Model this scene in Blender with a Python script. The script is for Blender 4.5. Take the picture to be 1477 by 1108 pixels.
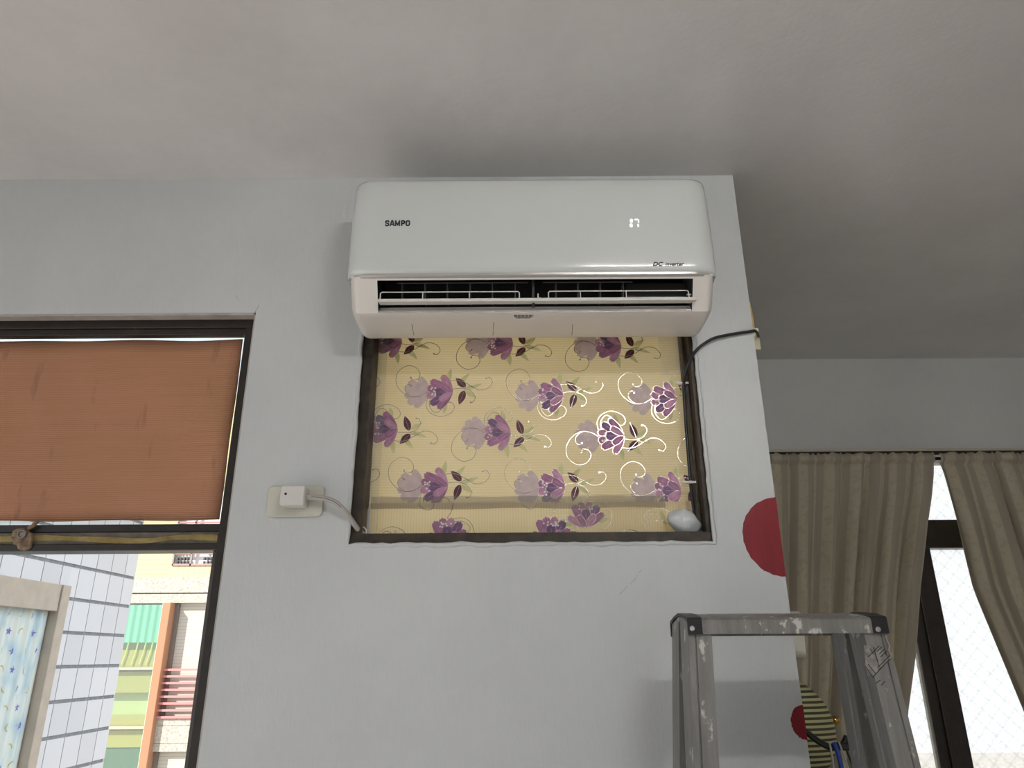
import bpy, math, random
from mathutils import Vector, Matrix
random.seed(7)
for o in list(bpy.data.objects): bpy.data.objects.remove(o)
scene = bpy.context.scene
col = scene.collection
R = math.radians

# ------------------------------------------------------------------ camera
IMW, IMH = 1477, 1108
FPX, PITCH, ROLL = 1060.0, R(20.4), R(0.35)
CAMZ = 1.5
cam_d = bpy.data.cameras.new('camera'); cam = bpy.data.objects.new('camera', cam_d); col.objects.link(cam)
cam_d.sensor_width = 36; cam_d.lens = 36 * FPX / IMW; cam_d.clip_start = .02
cam.matrix_world = Matrix.Translation((0, 0, CAMZ)) @ Matrix.Rotation(R(90) + PITCH, 4, 'X') @ Matrix.Rotation(-ROLL, 4, 'Z')
scene.camera = cam
scene.view_settings.view_transform = 'Standard'; scene.view_settings.look = 'None'
scene.view_settings.gamma = 1; scene.view_settings.use_curve_mapping = False
scene.view_settings.exposure = 0.0

# ------------------------------------------------------------------ sky, sun, window daylight
w = bpy.data.worlds.new('sky'); scene.world = w; w.use_nodes = True
bg = w.node_tree.nodes['Background']; bg.inputs[0].default_value = (.86, .93, 1.0, 1); bg.inputs[1].default_value = 1.4
sun_d = bpy.data.lights.new('sun', 'SUN'); sun_d.energy = 6.0; sun_d.color = (1, .965, .91); sun_d.angle = R(.6)
sun = bpy.data.objects.new('sun', sun_d); col.objects.link(sun)
def area(name, loc, direction, sx, sy, energy, color):
    d = bpy.data.lights.new(name, 'AREA'); d.shape = 'RECTANGLE'; d.size = sx; d.size_y = sy; d.energy = energy; d.color = color
    o = bpy.data.objects.new(name, d); col.objects.link(o); o.location = loc
    o.rotation_euler = Vector(direction).to_track_quat('-Z', 'Z').to_euler(); return o
area('window_daylight', (1.32, -3.97, 1.30), (0, 1, 0), 1.1, 1.9, 3, (1.0, .99, .97))
sun.rotation_euler = Vector((.50, .60, -.55)).to_track_quat('-Z', 'Y').to_euler()

# ------------------------------------------------------------------ helpers
def lin(c):
    return tuple(((v/255)/12.92 if v/255 <= .04045 else ((v/255+.055)/1.055)**2.4) for v in c) + (1,)
class NT:
    def __init__(s, name):
        s.m = bpy.data.materials.new(name); s.m.use_nodes = True; s.t = s.m.node_tree
        s.b = s.t.nodes['Principled BSDF']; s.out = s.t.nodes['Material Output']
    def n(s, typ, **kw):
        nd = s.t.nodes.new(typ)
        for k, v in kw.items():
            if k in nd.inputs: nd.inputs[k].default_value = v
            else: setattr(nd, k, v)
        return nd
    def l(s, a, b): s.t.links.new(a, b)
    def coords(s, scale=(1, 1, 1), rot=(0, 0, 0)):
        tc = s.n('ShaderNodeTexCoord'); mp = s.n('ShaderNodeMapping'); mp.inputs['Scale'].default_value = scale; mp.inputs['Rotation'].default_value = rot
        s.l(tc.outputs['Object'], mp.inputs[0]); return mp.outputs[0]
    def noise(s, scale, detail=4, rough=.55, vec=None):
        nd = s.n('ShaderNodeTexNoise'); nd.inputs['Scale'].default_value = scale; nd.inputs['Detail'].default_value = detail; nd.inputs['Roughness'].default_value = rough
        s.l(vec if vec else s.coords(), nd.inputs['Vector']); return nd.outputs['Fac']
    def ramp(s, fac, stops):
        r = s.n('ShaderNodeValToRGB'); e = r.color_ramp.elements
        while len(e) < len(stops): e.new(.5)
        for i, (p, c) in enumerate(stops): e[i].position = p; e[i].color = lin(c) if max(c) > 1.5 else tuple(c)+(1,)
        s.l(fac, r.inputs[0]); return r.outputs[0]
    def mix(s, fac, a, b, blend='MIX'):
        m = s.n('ShaderNodeMix', data_type='RGBA', blend_type=blend)
        for inp, v in ((m.inputs[0], fac), (m.inputs[6], a), (m.inputs[7], b)):
            if hasattr(v, 'links'): s.l(v, inp)
            else: inp.default_value = v
        return m.outputs[2]
    def bump(s, h, strength=.2, dist=.002):
        b = s.n('ShaderNodeBump'); b.inputs['Strength'].default_value = strength; b.inputs['Distance'].default_value = dist
        s.l(h, b.inputs['Height']); s.l(b.outputs[0], s.b.inputs['Normal']); return b
def mat(name, c, rough=.5, metal=0, spec=.5, vary=0, vscale=8, bump=0, bscale=60, coat=0, emit=0):
    t = NT(name); t.b.inputs['Roughness'].default_value = rough; t.b.inputs['Metallic'].default_value = metal
    t.b.inputs['Specular IOR Level'].default_value = spec; t.b.inputs['Base Color'].default_value = lin(c)
    if coat: t.b.inputs['Coat Weight'].default_value = coat; t.b.inputs['Coat Roughness'].default_value = .06
    if vary:
        f = t.noise(vscale)
        lo = tuple(max(0, v*(1-vary)) for v in c); hi = tuple(min(255, v*(1+vary)) for v in c)
        t.l(t.ramp(f, [(.3, lo), (.7, hi)]), t.b.inputs['Base Color'])
    if bump: t.bump(t.noise(bscale), bump)
    if emit: t.b.inputs['Emission Color'].default_value = lin(c); t.b.inputs['Emission Strength'].default_value = emit
    return t.m

class MB:
    def __init__(s): s.v = []; s.f = []; s.mi = []
    def face(s, pts, mi=0):
        b = len(s.v); s.v += [tuple(p) for p in pts]; s.f.append(tuple(range(b, b+len(pts)))); s.mi.append(mi); return s
    def box(s, x0, x1, y0, y1, z0, z1, mi=0):
        b = len(s.v)
        s.v += [(x0,y0,z0),(x1,y0,z0),(x1,y1,z0),(x0,y1,z0),(x0,y0,z1),(x1,y0,z1),(x1,y1,z1),(x0,y1,z1)]
        for q in ((0,3,2,1),(4,5,6,7),(0,1,5,4),(1,2,6,5),(2,3,7,6),(3,0,4,7)):
            s.f.append(tuple(b+i for i in q)); s.mi.append(mi)
        return s
    def loft(s, rings, closed=True, caps=True, mi=0, skip=None):
        b = len(s.v); n = len(rings[0])
        for r in rings: s.v += [tuple(p) for p in r]
        for i in range(len(rings)-1):
            for j in range(n if closed else n-1):
                if skip and skip(i, j): continue
                k = (j+1) % n
                s.f.append((b+i*n+j, b+i*n+k, b+(i+1)*n+k, b+(i+1)*n+j)); s.mi.append(mi)
        if caps and closed:
            s.f.append(tuple(b+j for j in reversed(range(n)))); s.mi.append(mi)
            e = b+(len(rings)-1)*n; s.f.append(tuple(e+j for j in range(n))); s.mi.append(mi)
        return s
    def tube(s, path, r, n=10, mi=0, flat=1.0):
        P = [Vector(p) for p in path]; rings = []; up = Vector((0, 0, 1))
        rr = r if hasattr(r, '__len__') else [r]*len(P)
        prev = None
        for i, p in enumerate(P):
            d = (P[min(i+1, len(P)-1)] - P[max(i-1, 0)]).normalized()
            if prev is None:
                a = d.cross(up) if abs(d.dot(up)) < .95 else d.cross(Vector((1, 0, 0)))
            else: a = prev - d*prev.dot(d)
            a.normalize(); prev = a; c = d.cross(a)
            rings.append([p + (a*math.cos(t)*flat + c*math.sin(t))*rr[i] for t in [2*math.pi*k/n for k in range(n)]])
        return s.loft(rings, mi=mi)
    def lathe(s, prof, origin, axis='Y', n=24, mi=0):
        ox, oy, oz = origin; rings = []
        for (r, h) in prof:
            ring = []
            for k in range(n):
                t = 2*math.pi*k/n; a, c = r*math.cos(t), r*math.sin(t)
                ring.append({'Y': (ox+a, oy+h, oz+c), 'Z': (ox+a, oy+c, oz+h), 'X': (ox+h, oy+a, oz+c)}[axis])
            rings.append(ring)
        return s.loft(rings, mi=mi)
    def prism(s, poly, y0, y1, mi=0):          # polygon in XZ, thickness along Y
        return s.loft([[(x, y0, z) for x, z in poly], [(x, y1, z) for x, z in poly]], mi=mi)
    def build(s, name, m, parent=None, smooth=None, bevel=0, solid=0, label=None, recalc=True):
        me = bpy.data.meshes.new(name); me.from_pydata(s.v, [], s.f)
        for mm in (m if isinstance(m, (list, tuple)) else [m]): me.materials.append(mm)
        me.polygons.foreach_set('material_index', s.mi)
        if recalc:
            import bmesh
            bm = bmesh.new(); bm.from_mesh(me); bmesh.ops.recalc_face_normals(bm, faces=bm.faces); bm.to_mesh(me); bm.free()
        if smooth:
            me.polygons.foreach_set('use_smooth', [True]*len(me.polygons)); me.set_sharp_from_angle(angle=R(smooth))
        me.update()
        o = bpy.data.objects.new(name, me); col.objects.link(o)
        if parent: setparent(o, parent)
        if bevel:
            b = o.modifiers.new('bevel', 'BEVEL'); b.width = bevel; b.segments = 2; b.limit_method = 'ANGLE'; b.angle_limit = R(40)
        if solid:
            b = o.modifiers.new('thickness', 'SOLIDIFY'); b.thickness = solid
        if label: o['label'] = label
        return o
def setparent(o, p):
    o.parent = p; o.matrix_parent_inverse = Matrix.Translation(-p.location)
def empty(name, loc):
    o = bpy.data.objects.new(name, None); o.empty_display_size = .05; col.objects.link(o); o.location = loc; return o
def tag(o, label, cat, group=None, kind=None):
    o['label'] = label; o['category'] = cat
    if group: o['group'] = group
    if kind: o['kind'] = kind
    return o
def catmull(P, k=8):
    P = [Vector(p) for p in P]; out = []
    for i in range(len(P)-1):
        a, b, c, d = P[max(i-1, 0)], P[i], P[i+1], P[min(i+2, len(P)-1)]
        for j in range(k):
            t = j/k
            out.append(.5*((2*b)+(c-a)*t+(2*a-5*b+4*c-d)*t*t+(3*b-a-3*c+d)*t**3))
    out.append(P[-1]); return out
def at(px, py, Y):                              # point of the plane y = Y seen at a pixel of the photograph
    u = (px-IMW/2)/FPX; v = -(py-IMH/2)/FPX; c, s = math.cos(ROLL), math.sin(ROLL)
    u, v = u*c+v*s, -u*s+v*c
    d = Vector((u, math.cos(PITCH)-v*math.sin(PITCH), math.sin(PITCH)+v*math.cos(PITCH)))
    return Vector((0, 0, CAMZ)) + d*(Y/d.y)
def rbox2d(x0, x1, z0, z1, r, n=5):
    out = []
    for cx, cz, a0 in ((x1-r, z1-r, 0), (x0+r, z1-r, 90), (x0+r, z0+r, 180), (x1-r, z0+r, 270)):
        for k in range(n+1):
            a = R(a0+90*k/n); out.append((cx+r*math.cos(a), cz+r*math.sin(a)))
    return out
def text_mesh(name, body, size, m, parent, loc, xs=1, offset=0, shear=0, extrude=.0004, spacing=1):
    cu = bpy.data.curves.new(name, 'FONT'); cu.body = body; cu.size = size; cu.offset = offset; cu.shear = shear; cu.extrude = extrude; cu.space_character = spacing
    tmp = bpy.data.objects.new('tmp', cu); col.objects.link(tmp)
    dg = bpy.context.evaluated_depsgraph_get(); me = bpy.data.meshes.new_from_object(tmp.evaluated_get(dg))
    bpy.data.objects.remove(tmp); bpy.data.curves.remove(cu)
    me.name = name; me.transform(Matrix.Translation(loc) @ Matrix.Rotation(R(90), 4, 'X') @ Matrix.Diagonal((xs, 1, 1, 1)))
    me.materials.clear(); me.materials.append(m)
    o = bpy.data.objects.new(name, me); col.objects.link(o); setparent(o, parent); return o

# ------------------------------------------------------------------ materials
def wall_paint(name, c, rough, big=.05, sheen_bump=.25, stroke=(14, 14, 2.2)):
    t = NT(name); t.b.inputs['Roughness'].default_value = rough
    f = t.noise(1.7, 5, .6); g = t.noise(9, 6, .65, t.coords(stroke))
    base = t.ramp(f, [(.3, tuple(v*(1-big) for v in c)), (.7, tuple(min(255, v*(1+big*.5)) for v in c))])
    base = t.mix(.07, base, t.ramp(g, [(.35, tuple(v*.9 for v in c)), (.65, tuple(min(255, v*1.05) for v in c))]))
    t.l(base, t.b.inputs['Base Color'])
    add = t.n('ShaderNodeMath', operation='ADD'); t.l(t.noise(6, 5, .6), add.inputs[0]); t.l(t.noise(28, 3, .5, t.coords(stroke)), add.inputs[1])
    t.bump(add.outputs[0], sheen_bump, .004); return t.m
M = {}
M['wall'] = wall_paint('wall_paint', (202, 205, 207), .42, .04, .15)
M['ceil'] = wall_paint('ceiling_paint', (220, 218, 217), .27, .05, .14, (3, 3, 3))
M['farwall'] = wall_paint('far_wall_paint', (212, 213, 211), .45)
M['floor'] = mat('floor_tile', (222, 214, 206), .35, vary=.04)
M['reveal'] = mat('plaster_reveal', (176, 171, 166), .8, vary=.08, vscale=20, bump=.3)
M['black'] = mat('black_plastic', (14, 14, 15), .4)
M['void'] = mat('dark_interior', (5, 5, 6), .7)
M['grey_plastic'] = mat('grey_plastic', (58, 58, 58), .45)
def dark_frame():
    t = NT('dark_brown_frame'); t.b.inputs['Roughness'].default_value = .38
    f = t.noise(22, 6, .7, t.coords((1, 1, 1))); t.l(t.ramp(f, [(.35, (30, 24, 20)), (.62, (44, 35, 28)), (.8, (66, 54, 44))]), t.b.inputs['Base Color'])
    t.bump(t.noise(90), .2, .001); return t.m
M['frame'] = dark_frame()
M['frame_worn'] = mat('worn_steel_frame', (46, 37, 28), .5, vary=.45, vscale=40, bump=.4, bscale=50)
M['ac_panel'] = mat('glossy_white_panel', (208, 212, 211), .14, coat=1.0)
M['ac_body'] = mat('white_plastic', (222, 217, 212), .30)
M['trim_grey'] = mat('silver_trim', (188, 186, 184), .22, metal=.35)
M['vane'] = mat('vane_plastic', (222, 220, 216), .35)
M['fin'] = mat('dark_fin', (92, 92, 94), .5)
M['letter'] = mat('grey_lettering', (66, 68, 70), .85, spec=.1)
M['led'] = mat('display_light', (255, 255, 255), .4, emit=1.0)
M['white'] = mat('white_sticker', (226, 224, 222), .6)
M['ink'] = mat('printed_ink', (40, 40, 44), .6)
M['plate'] = mat('ivory_plate', (200, 198, 186), .45, vary=.03)
M['plug'] = mat('white_plug', (216, 212, 209), .45)
M['cord'] = mat('grey_cord', (176, 172, 168), .5)
M['red'] = None
M['silicone'] = mat('silicone_putty', (196, 200, 202), .22, bump=.9, bscale=45, coat=.4)
M['brass'] = mat('brass', (190, 150, 60), .22, metal=1)
M['blue'] = mat('blue_cord', (44, 72, 150), .5)
M['yellow'] = mat('yellowed_plastic', (190, 172, 112), .45, vary=.1, vscale=30)
def red_paint():
    t = NT('red_paint'); t.b.inputs['Roughness'].default_value = .35
    f = t.noise(30, 5, .6, t.coords((1, 1, .12))); t.l(t.ramp(f, [(.3, (114, 10, 24)), (.7, (142, 26, 40))]), t.b.inputs['Base Color']); return t.m
M['red'] = red_paint()

# ------------------------------------------------------------------ room shell
ZC, YN, YT, XE = 2.742, 1.70, 1.85, .612           # ceiling height, near wall face and back, wall end
YF = 3.044
def struct(o, label, cat='wall'): return tag(o, label, cat, kind='structure')
XL, XR, YB = -2.6, 3.6, -3.8
b = MB().box(XL-.15, XR+.15, YB-.15, YF+.2, -.12, 0); struct(b.build('floor', M['floor']), 'pale tiled floor of the room', 'floor')
b = MB().box(XL-.15, XR+.15, YB-.15, 1.85, ZC, ZC+.16).box(XE-.15, XR+.15, 1.85, YF+.2, ZC, ZC+.16)
struct(b.build('ceiling', M['ceil']), 'grey-white painted ceiling above the air conditioner', 'ceiling')
# wall with the big window (left) and the papered air-conditioner window
WX0, WX1, WZ0, WZ1 = -2.2, -.655, .95, 2.332       # left window hole
AX0, AX1, AZ0, AZ1 = -.380, .461, 1.742, 2.42       # papered window hole
b = MB()
for x0, x1, z0, z1 in ((XL, WX0, 0, ZC), (WX0, WX1, 0, WZ0), (WX0, WX1, WZ1, ZC), (WX1, AX0, 0, ZC), (AX0, AX1, 0, AZ0), (AX0, AX1, AZ1, ZC), (AX1, XE, 0, ZC)):
    b.box(x0, x1, YN, YT, z0, z1)
struct(b.build('wall_front', M['wall']), 'white painted wall carrying the air conditioner, with two windows')
b = MB().box(XE-.15, XE, YT, YF+.15, 0, ZC); struct(b.build('wall_return', M['wall']), 'side of the white wall, running back behind its right corner')
FX0, FX1, FZ0, FZ1 = .95, 3.2, .85, 2.300
b = MB()
for x0, x1, z0, z1 in ((XE, FX0, 0, ZC), (FX0, FX1, 0, FZ0), (FX0, FX1, FZ1, ZC), (FX1, XR, 0, ZC)): b.box(x0, x1, YF, YF+.15, z0, z1)
struct(b.build('wall_far', M['farwall']), 'grey-white far wall above the curtained window')
BX0, BX1, BZ0, BZ1 = .75, 1.90, .30, 2.30
b = MB()
for x0, x1, z0, z1 in ((XL, BX0, 0, ZC), (BX0, BX1, 0, BZ0), (BX0, BX1, BZ1, ZC), (BX1, XR, 0, ZC)): b.box(x0, x1, YB-.15, YB, z0, z1)
struct(b.build('wall_back', M['farwall']), 'white back wall behind the camera with a window')
b = MB()
for y0, y1, z0, z1 in ((YB, -3.3, 0, ZC), (-3.3, .9, 0, .06), (-3.3, .9, 2.3, ZC), (.9, YN, 0, ZC)): b.box(XL-.15, XL, y0, y1, z0, z1)
struct(b.build('wall_left', M['wall']), 'white left wall of the room with an opening added for sunlight')
b = MB().box(XR, XR+.15, YB, YF+.15, 0, ZC); struct(b.build('wall_right', M['farwall']), 'white right wall of the room')
# plaster lining of the two holes in the front wall
b = MB()
b.box(WX0, WX1+.004, YN+.002, YN+.028, WZ1-.006, WZ1+.001)
b.box(WX1-.004, WX1+.001, YN+.002, YN+.028, WZ0, WZ1)
struct(b.build('trim_1', M['reveal']), 'thin rough plaster edge around the left window', 'trim')
def rough_edge(path, r, seed):
    rnd = random.Random(seed); P = []
    for i in range(len(path)-1):
        a, c = Vector(path[i]), Vector(path[i+1]); n = max(2, int((c-a).length/.02))
        for k in range(n): P.append(a.lerp(c, k/n) + Vector((rnd.uniform(-1, 1), 0, rnd.uniform(-1, 1)))*r*.35)
    P.append(Vector(path[-1])); return P, [r*rnd.uniform(.7, 1.2) for _ in P]
P, rr = rough_edge([(AX0, YN+.001, 2.3), (AX0, YN+.001, AZ0), (AX1, YN+.001, AZ0), (AX1, YN+.001, 2.3)], .0055, 3)
o = MB().tube(P, rr, 8).build('trim_2', M['wall'], smooth=60); struct(o, 'rounded plaster edge around the papered window', 'trim')

# ------------------------------------------------------------------ left window: dark frame, brown board, rail
win2 = empty('window_2', (-.95, 1.74, WZ0)); struct(win2, 'dark brown framed window with a brown board in its upper half', 'window')
f = M['frame']
MB().box(WX0, WX1, 1.728, 1.765, 2.303, WZ1).build('frame_head', f, win2, bevel=.002)
MB().box(WX0, WX1-.03, 1.734, 1.757, 2.286, 2.304).build('head_track', f, win2, bevel=.002)
MB().box(WX1-.033, WX1, 1.728, 1.80, WZ0, 2.304).build('frame_jamb', f, win2, bevel=.002)
MB().box(WX0, WX0+.033, 1.728, 1.80, WZ0, 2.304).build('frame_jamb', f, win2, bevel=.002)
MB().box(WX0, WX1, 1.728, 1.80, WZ0, WZ0+.03).build('frame_sill', f, win2, bevel=.002)
MB().box(WX0, WX1-.033, 1.742, 1.79, 1.781, 1.800).build('rail', f, win2, bevel=.002)
MB().box(WX0, WX1-.033, 1.735, 1.79, 1.752, 1.780).build('rail', mat('rail_grey', (92, 86, 78), .5, vary=.2, vscale=30), win2, bevel=.002)
MB().box(WX0, WX1-.033, 1.730, 1.79, 1.737, 1.753).build('rail', f, win2, bevel=.002)
def clear_glass():
    t = NT('window_glass'); tr = t.n('ShaderNodeBsdfTransparent'); gl = t.n('ShaderNodeBsdfGlossy'); gl.inputs['Roughness'].default_value = .03
    tr.inputs[0].default_value = (.93, .95, .94, 1)
    m = t.n('ShaderNodeMixShader'); m.inputs[0].default_value = .06; t.l(tr.outputs[0], m.inputs[1]); t.l(gl.outputs[0], m.inputs[2]); t.l(m.outputs[0], t.out.inputs[0]); return t.m
M['glass'] = clear_glass()
MB().box(WX0+.03, WX1-.03, 1.776, 1.780, 1.795, WZ1-.001).build('pane', M['glass'], win2)
MB().box(WX1-.049, WX1-.034, 1.752, 1.775, WZ0+.03, 1.738).build('sash_edge', mat('sash_grey', (84, 80, 76), .4), win2, bevel=.001)
def board_mat():
    t = NT('brown_corrugated_board'); t.b.inputs['Roughness'].default_value = .75
    wv = t.n('ShaderNodeTexWave', wave_type='BANDS', bands_direction='Z'); wv.inputs['Scale'].default_value = 62; wv.inputs['Distortion'].default_value = .6; wv.inputs['Detail'].default_value = 2
    t.l(t.coords(), wv.inputs['Vector'])
    base = t.ramp(t.noise(3.0, 5, .6), [(.3, (176, 126, 94)), (.7, (190, 134, 106))])
    base = t.mix(.10, base, t.ramp(wv.outputs['Fac'], [(.2, (140, 98, 70)), (.8, (214, 166, 130))]))
    st = t.noise(5, 4, .6, t.coords((5, 1, 1.2))); stain = t.ramp(st, [(.60, (0, 0, 0)), (.76, (1, 1, 1))])
    sm = t.n('ShaderNodeMath', operation='MULTIPLY'); t.l(stain, sm.inputs[0]); sm.inputs[1].default_value = .45
    t.l(t.mix(sm.outputs[0], base, lin((78, 58, 48))), t.b.inputs['Base Color']); t.bump(wv.outputs['Fac'], .35, .002); return t.m
bx0, bx1 = WX0+.04, -.703
board = MB()
nx, nz = 36, 12
for s_, yy in ((0, 1.763), (1, 1.7675)):
    pass
rows = []
for k in range(nz+1):
    z = 1.812 + (2.2815-1.812)*k/nz
    rows.append([(bx0+(bx1-bx0)*i/nx, 1.762+.0025*math.sin(i*.7+k*.9), z + (.0018*math.sin(i*.9) if k in (0, nz) else 0)) for i in range(nx+1)])
board.loft(rows, closed=False)
o = board.build('brown_board', board_mat(), smooth=60, solid=.004); tag(o, 'brown ribbed board filling the upper part of the left window', 'board')
def foam_mat():
    t = NT('yellow_foam'); t.b.inputs['Roughness'].default_value = .9
    t.l(t.ramp(t.noise(26, 6, .7, t.coords((.6, 1, 1))), [(.3, (108, 92, 54)), (.55, (150, 132, 84)), (.75, (172, 160, 118))]), t.b.inputs['Base Color']); t.bump(t.noise(120), .6); return t.m
P = []; rr = []
rnd = random.Random(5)
sec = []
for i in range(41):
    x = -1.85 + (1.85-.690)*i/40
    zc = 1.7655 + .0025*math.sin(i*.55) - (.006*math.exp(-((i-34)/2.2)**2)); h = .0085 + .0015*math.sin(i*.8+1); yf = 1.7325
    sec.append([(x, yf+.006, zc-h), (x, yf, zc-h*.7), (x, yf-.001, zc+h*.7), (x, yf+.006, zc+h)])
o = MB().loft(sec).build('foam_strip', foam_mat(), smooth=50); tag(o, 'yellowed foam strip stuck along the left window rail', 'foam strip')
# rag-wrapped roller hanging from the rail
cl = empty('pulley_clip', (-1.15, 1.72, 1.74)); tag(cl, 'rusty clip with a round screw head and torn cloth on the window rail', 'clip')
rust = mat('rusty_cloth', (128, 108, 88), .9, vary=.3, vscale=60, bump=.7, bscale=90)
c0 = at(33, 771, 1.722)
MB().lathe([(.004, .006), (.0118, .004), (.0118, -.003), (.0100, -.006), (.0075, -.006), (.006, -.003), (.0, -.003)], c0, 'Y', 20).build('screw_head', mat('steel_washer', (132, 126, 116), .4, metal=.6), cl, smooth=40)
rag = []
for (px, py) in ((20, 766), (26, 763), (36, 762), (46, 770), (47, 778), (45, 790), (40, 793), (33, 795), (27, 792), (25, 786), (20, 786), (21, 778), (17, 776)):
    p = at(px, py, 1.727); rag.append((p.x, p.z))
MB().prism(rag, 1.722, 1.733).build('torn_cloth', rust, cl, bevel=.002)
p0, p1 = at(40, 763, 1.730), at(48, 758, 1.730)
MB().tube([p0, p1, p1+Vector((.002, .01, .012))], .0045, 8).build('hook', rust, cl, smooth=60)

# ------------------------------------------------------------------ papered window
win1 = empty('window_1', (.04, 1.74, AZ0)); struct(win1, 'small window with a worn dark steel frame below the air conditioner', 'window')
fw = M['frame_worn']
MB().box(AX0+.003, AX0+.030, 1.712, 1.80, AZ0+.002, AZ1).build('frame_jamb', fw, win1, bevel=.002)
MB().box(AX1-.014, AX1-.002, 1.712, 1.80, AZ0+.002, AZ1).build('frame_jamb', fw, win1, bevel=.002)
MB().box(AX1-.022, AX1-.012, 1.745, 1.80, AZ0+.002, AZ1).build('frame_stop', fw, win1, bevel=.0015)
MB().box(AX0, AX1, 1.709, 1.80, AZ0+.002, AZ0+.028).build('frame_sill', fw, win1, bevel=.002)
MB().box(AX0, AX1, 1.712, 1.80, AZ1-.025, AZ1).build('frame_head', fw, win1, bevel=.002)

def paper_mat(name, axis):
    t = NT(name); t.b.inputs['Roughness'].default_value = .55
    sc = (1, 1, 1)
    wv = t.n('ShaderNodeTexWave', wave_type='BANDS', bands_direction=axis); wv.inputs['Scale'].default_value = 46; wv.inputs['Distortion'].default_value = 1.2; wv.inputs['Detail'].default_value = 3; wv.inputs['Detail Scale'].default_value = 2
    t.l(t.coords(), wv.inputs['Vector'])
    base = t.ramp(t.noise(4), [(.3, (244, 232, 200)), (.7, (250, 240, 210))])
    base = t.mix(.16, base, t.ramp(wv.outputs['Fac'], [(.15, (176, 152, 110)), (.75, (246, 230, 190))]))
    t.l(base, t.b.inputs['Base Color']); t.bump(wv.outputs['Fac'], .25, .001)
    tl = t.n('ShaderNodeBsdfTranslucent'); t.l(base, tl.inputs[0]); mx = t.n('ShaderNodeMixShader'); mx.inputs[0].default_value = .5
    t.l(t.b.outputs[0], mx.inputs[1]); t.l(tl.outputs[0], mx.inputs[2]); t.l(mx.outputs[0], t.out.inputs[0]); return t.m
M['paper_h'] = paper_mat('cream_wallpaper_ribbed_across', 'Z'); M['paper_v'] = paper_mat('cream_wallpaper_ribbed_down', 'X')
def print_mat(name, c, vary=.12):
    t = NT(name); t.b.inputs['Roughness'].default_value = .5
    t.l(t.ramp(t.noise(70, 3), [(.3, tuple(v*(1-vary) for v in c)), (.7, tuple(min(255, v*(1+vary)) for v in c))]), t.b.inputs['Base Color']); return t.m
PM = [print_mat('print_lilac_ghost', (204, 184, 182), .05), print_mat('print_green', (208, 206, 152), .06), print_mat('print_plum', (160, 104, 142)), print_mat('print_violet', (114, 80, 122)),
      print_mat('print_mauve', (186, 134, 166)), print_mat('print_maroon', (84, 34, 52)), None, print_mat('print_pearl', (236, 226, 226), .02), print_mat('print_lilac_vein', (206, 186, 188), .03)]
t = NT('print_silver_ink'); t.b.inputs['Base Color'].default_value = (.66, .62, .55, 1); t.b.inputs['Metallic'].default_value = 1; t.b.inputs['Roughness'].default_value = .25; PM[6] = t.m
GH, GR, PL, VI, MA, MR, SI, PE, VE = range(9)
S = .00164                                             # metres per photograph pixel on the paper
class Print:
    def __init__(s, rect, y): s.rect = rect; s.y = y; s.mb = MB()
    def clip(s, poly):
        x0, x1, z0, z1 = s.rect
        for ax, lim, sg in ((0, x0, 1), (0, x1, -1), (1, z0, 1), (1, z1, -1)):
            out = []
            for i in range(len(poly)):
                a, b = poly[i-1], poly[i]; ia, ib = (a[ax]-lim)*sg >= 0, (b[ax]-lim)*sg >= 0
                if ia != ib:
                    t = (lim-a[ax])/(b[ax]-a[ax]); out.append((a[0]+(b[0]-a[0])*t, a[1]+(b[1]-a[1])*t))
                if ib: out.append(b)
            poly = out
            if not poly: return []
        return poly
    def poly(s, pts, layer, mi):
        p = s.clip(pts)
        if len(p) >= 3: s.mb.face([(x, s.y-.00015-layer*.00014, z) for x, z in p], mi)
    def line(s, pts, wd, layer, mi):
        P = [Vector((a, b)) for a, b in pts]
        for i in range(len(P)-1):
            d = P[i+1]-P[i]
            if d.length < 1e-7: continue
            n = Vector((-d.y, d.x)).normalized()*wd*.5; e = d.normalized()*wd*.2
            a, c = P[i]-e, P[i+1]+e
            s.poly([tuple(a-n), tuple(c-n), tuple(c+n), tuple(a+n)], layer, mi)
def leaf_poly(b, tip, wd, n=9):
    b, tip = Vector(b), Vector(tip); d = tip-b; nn = Vector((-d.y, d.x)).normalized()*wd; L = []; Rr = []
    for k in range(n+1):
        t = k/n; q = b+d*t; ww = math.sin(math.pi*t**.8)**.9 if 0 < t < 1 else 0
        L.append(tuple(q+nn*ww)); Rr.append(tuple(q-nn*ww))
    return L+Rr[::-1][1:-1]
def petal(b, tip, wd, n=10, ruff=3):
    b, tip = Vector(b), Vector(tip); d = tip-b; nn = Vector((-d.y, d.x)).normalized()*wd; L = []; Rr = []
    for k in range(n):
        t = k/n*.86; ww = math.sin(math.pi*.5*min(1, t/.62))**.8 if t < .62 else 1-.15*(t-.62)/.24
        q = b+d*t; L.append(q+nn*ww); Rr.append(q-nn*ww)
    top = []
    for k in range(ruff*4+1):
        u = k/(ruff*4); top.append(b+d*(.86+.10*math.sin(math.pi*u)+.05*abs(math.sin(math.pi*u*ruff))) + nn*.85*(1-2*u))
    return [tuple(p) for p in L+top+Rr[::-1][:-1]]
PETALS = [((-.44, .13), .14, MA), ((-.43, -.17), .15, PL), ((-.30, .43), .15, VI), ((-.32, -.42), .15, PL), ((-.17, .0), .17, VI), ((-.02, .60), .13, PL), ((.10, -.62), .13, MA), ((.02, .30), .12, MA), ((.06, -.28), .12, PL)]
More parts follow.
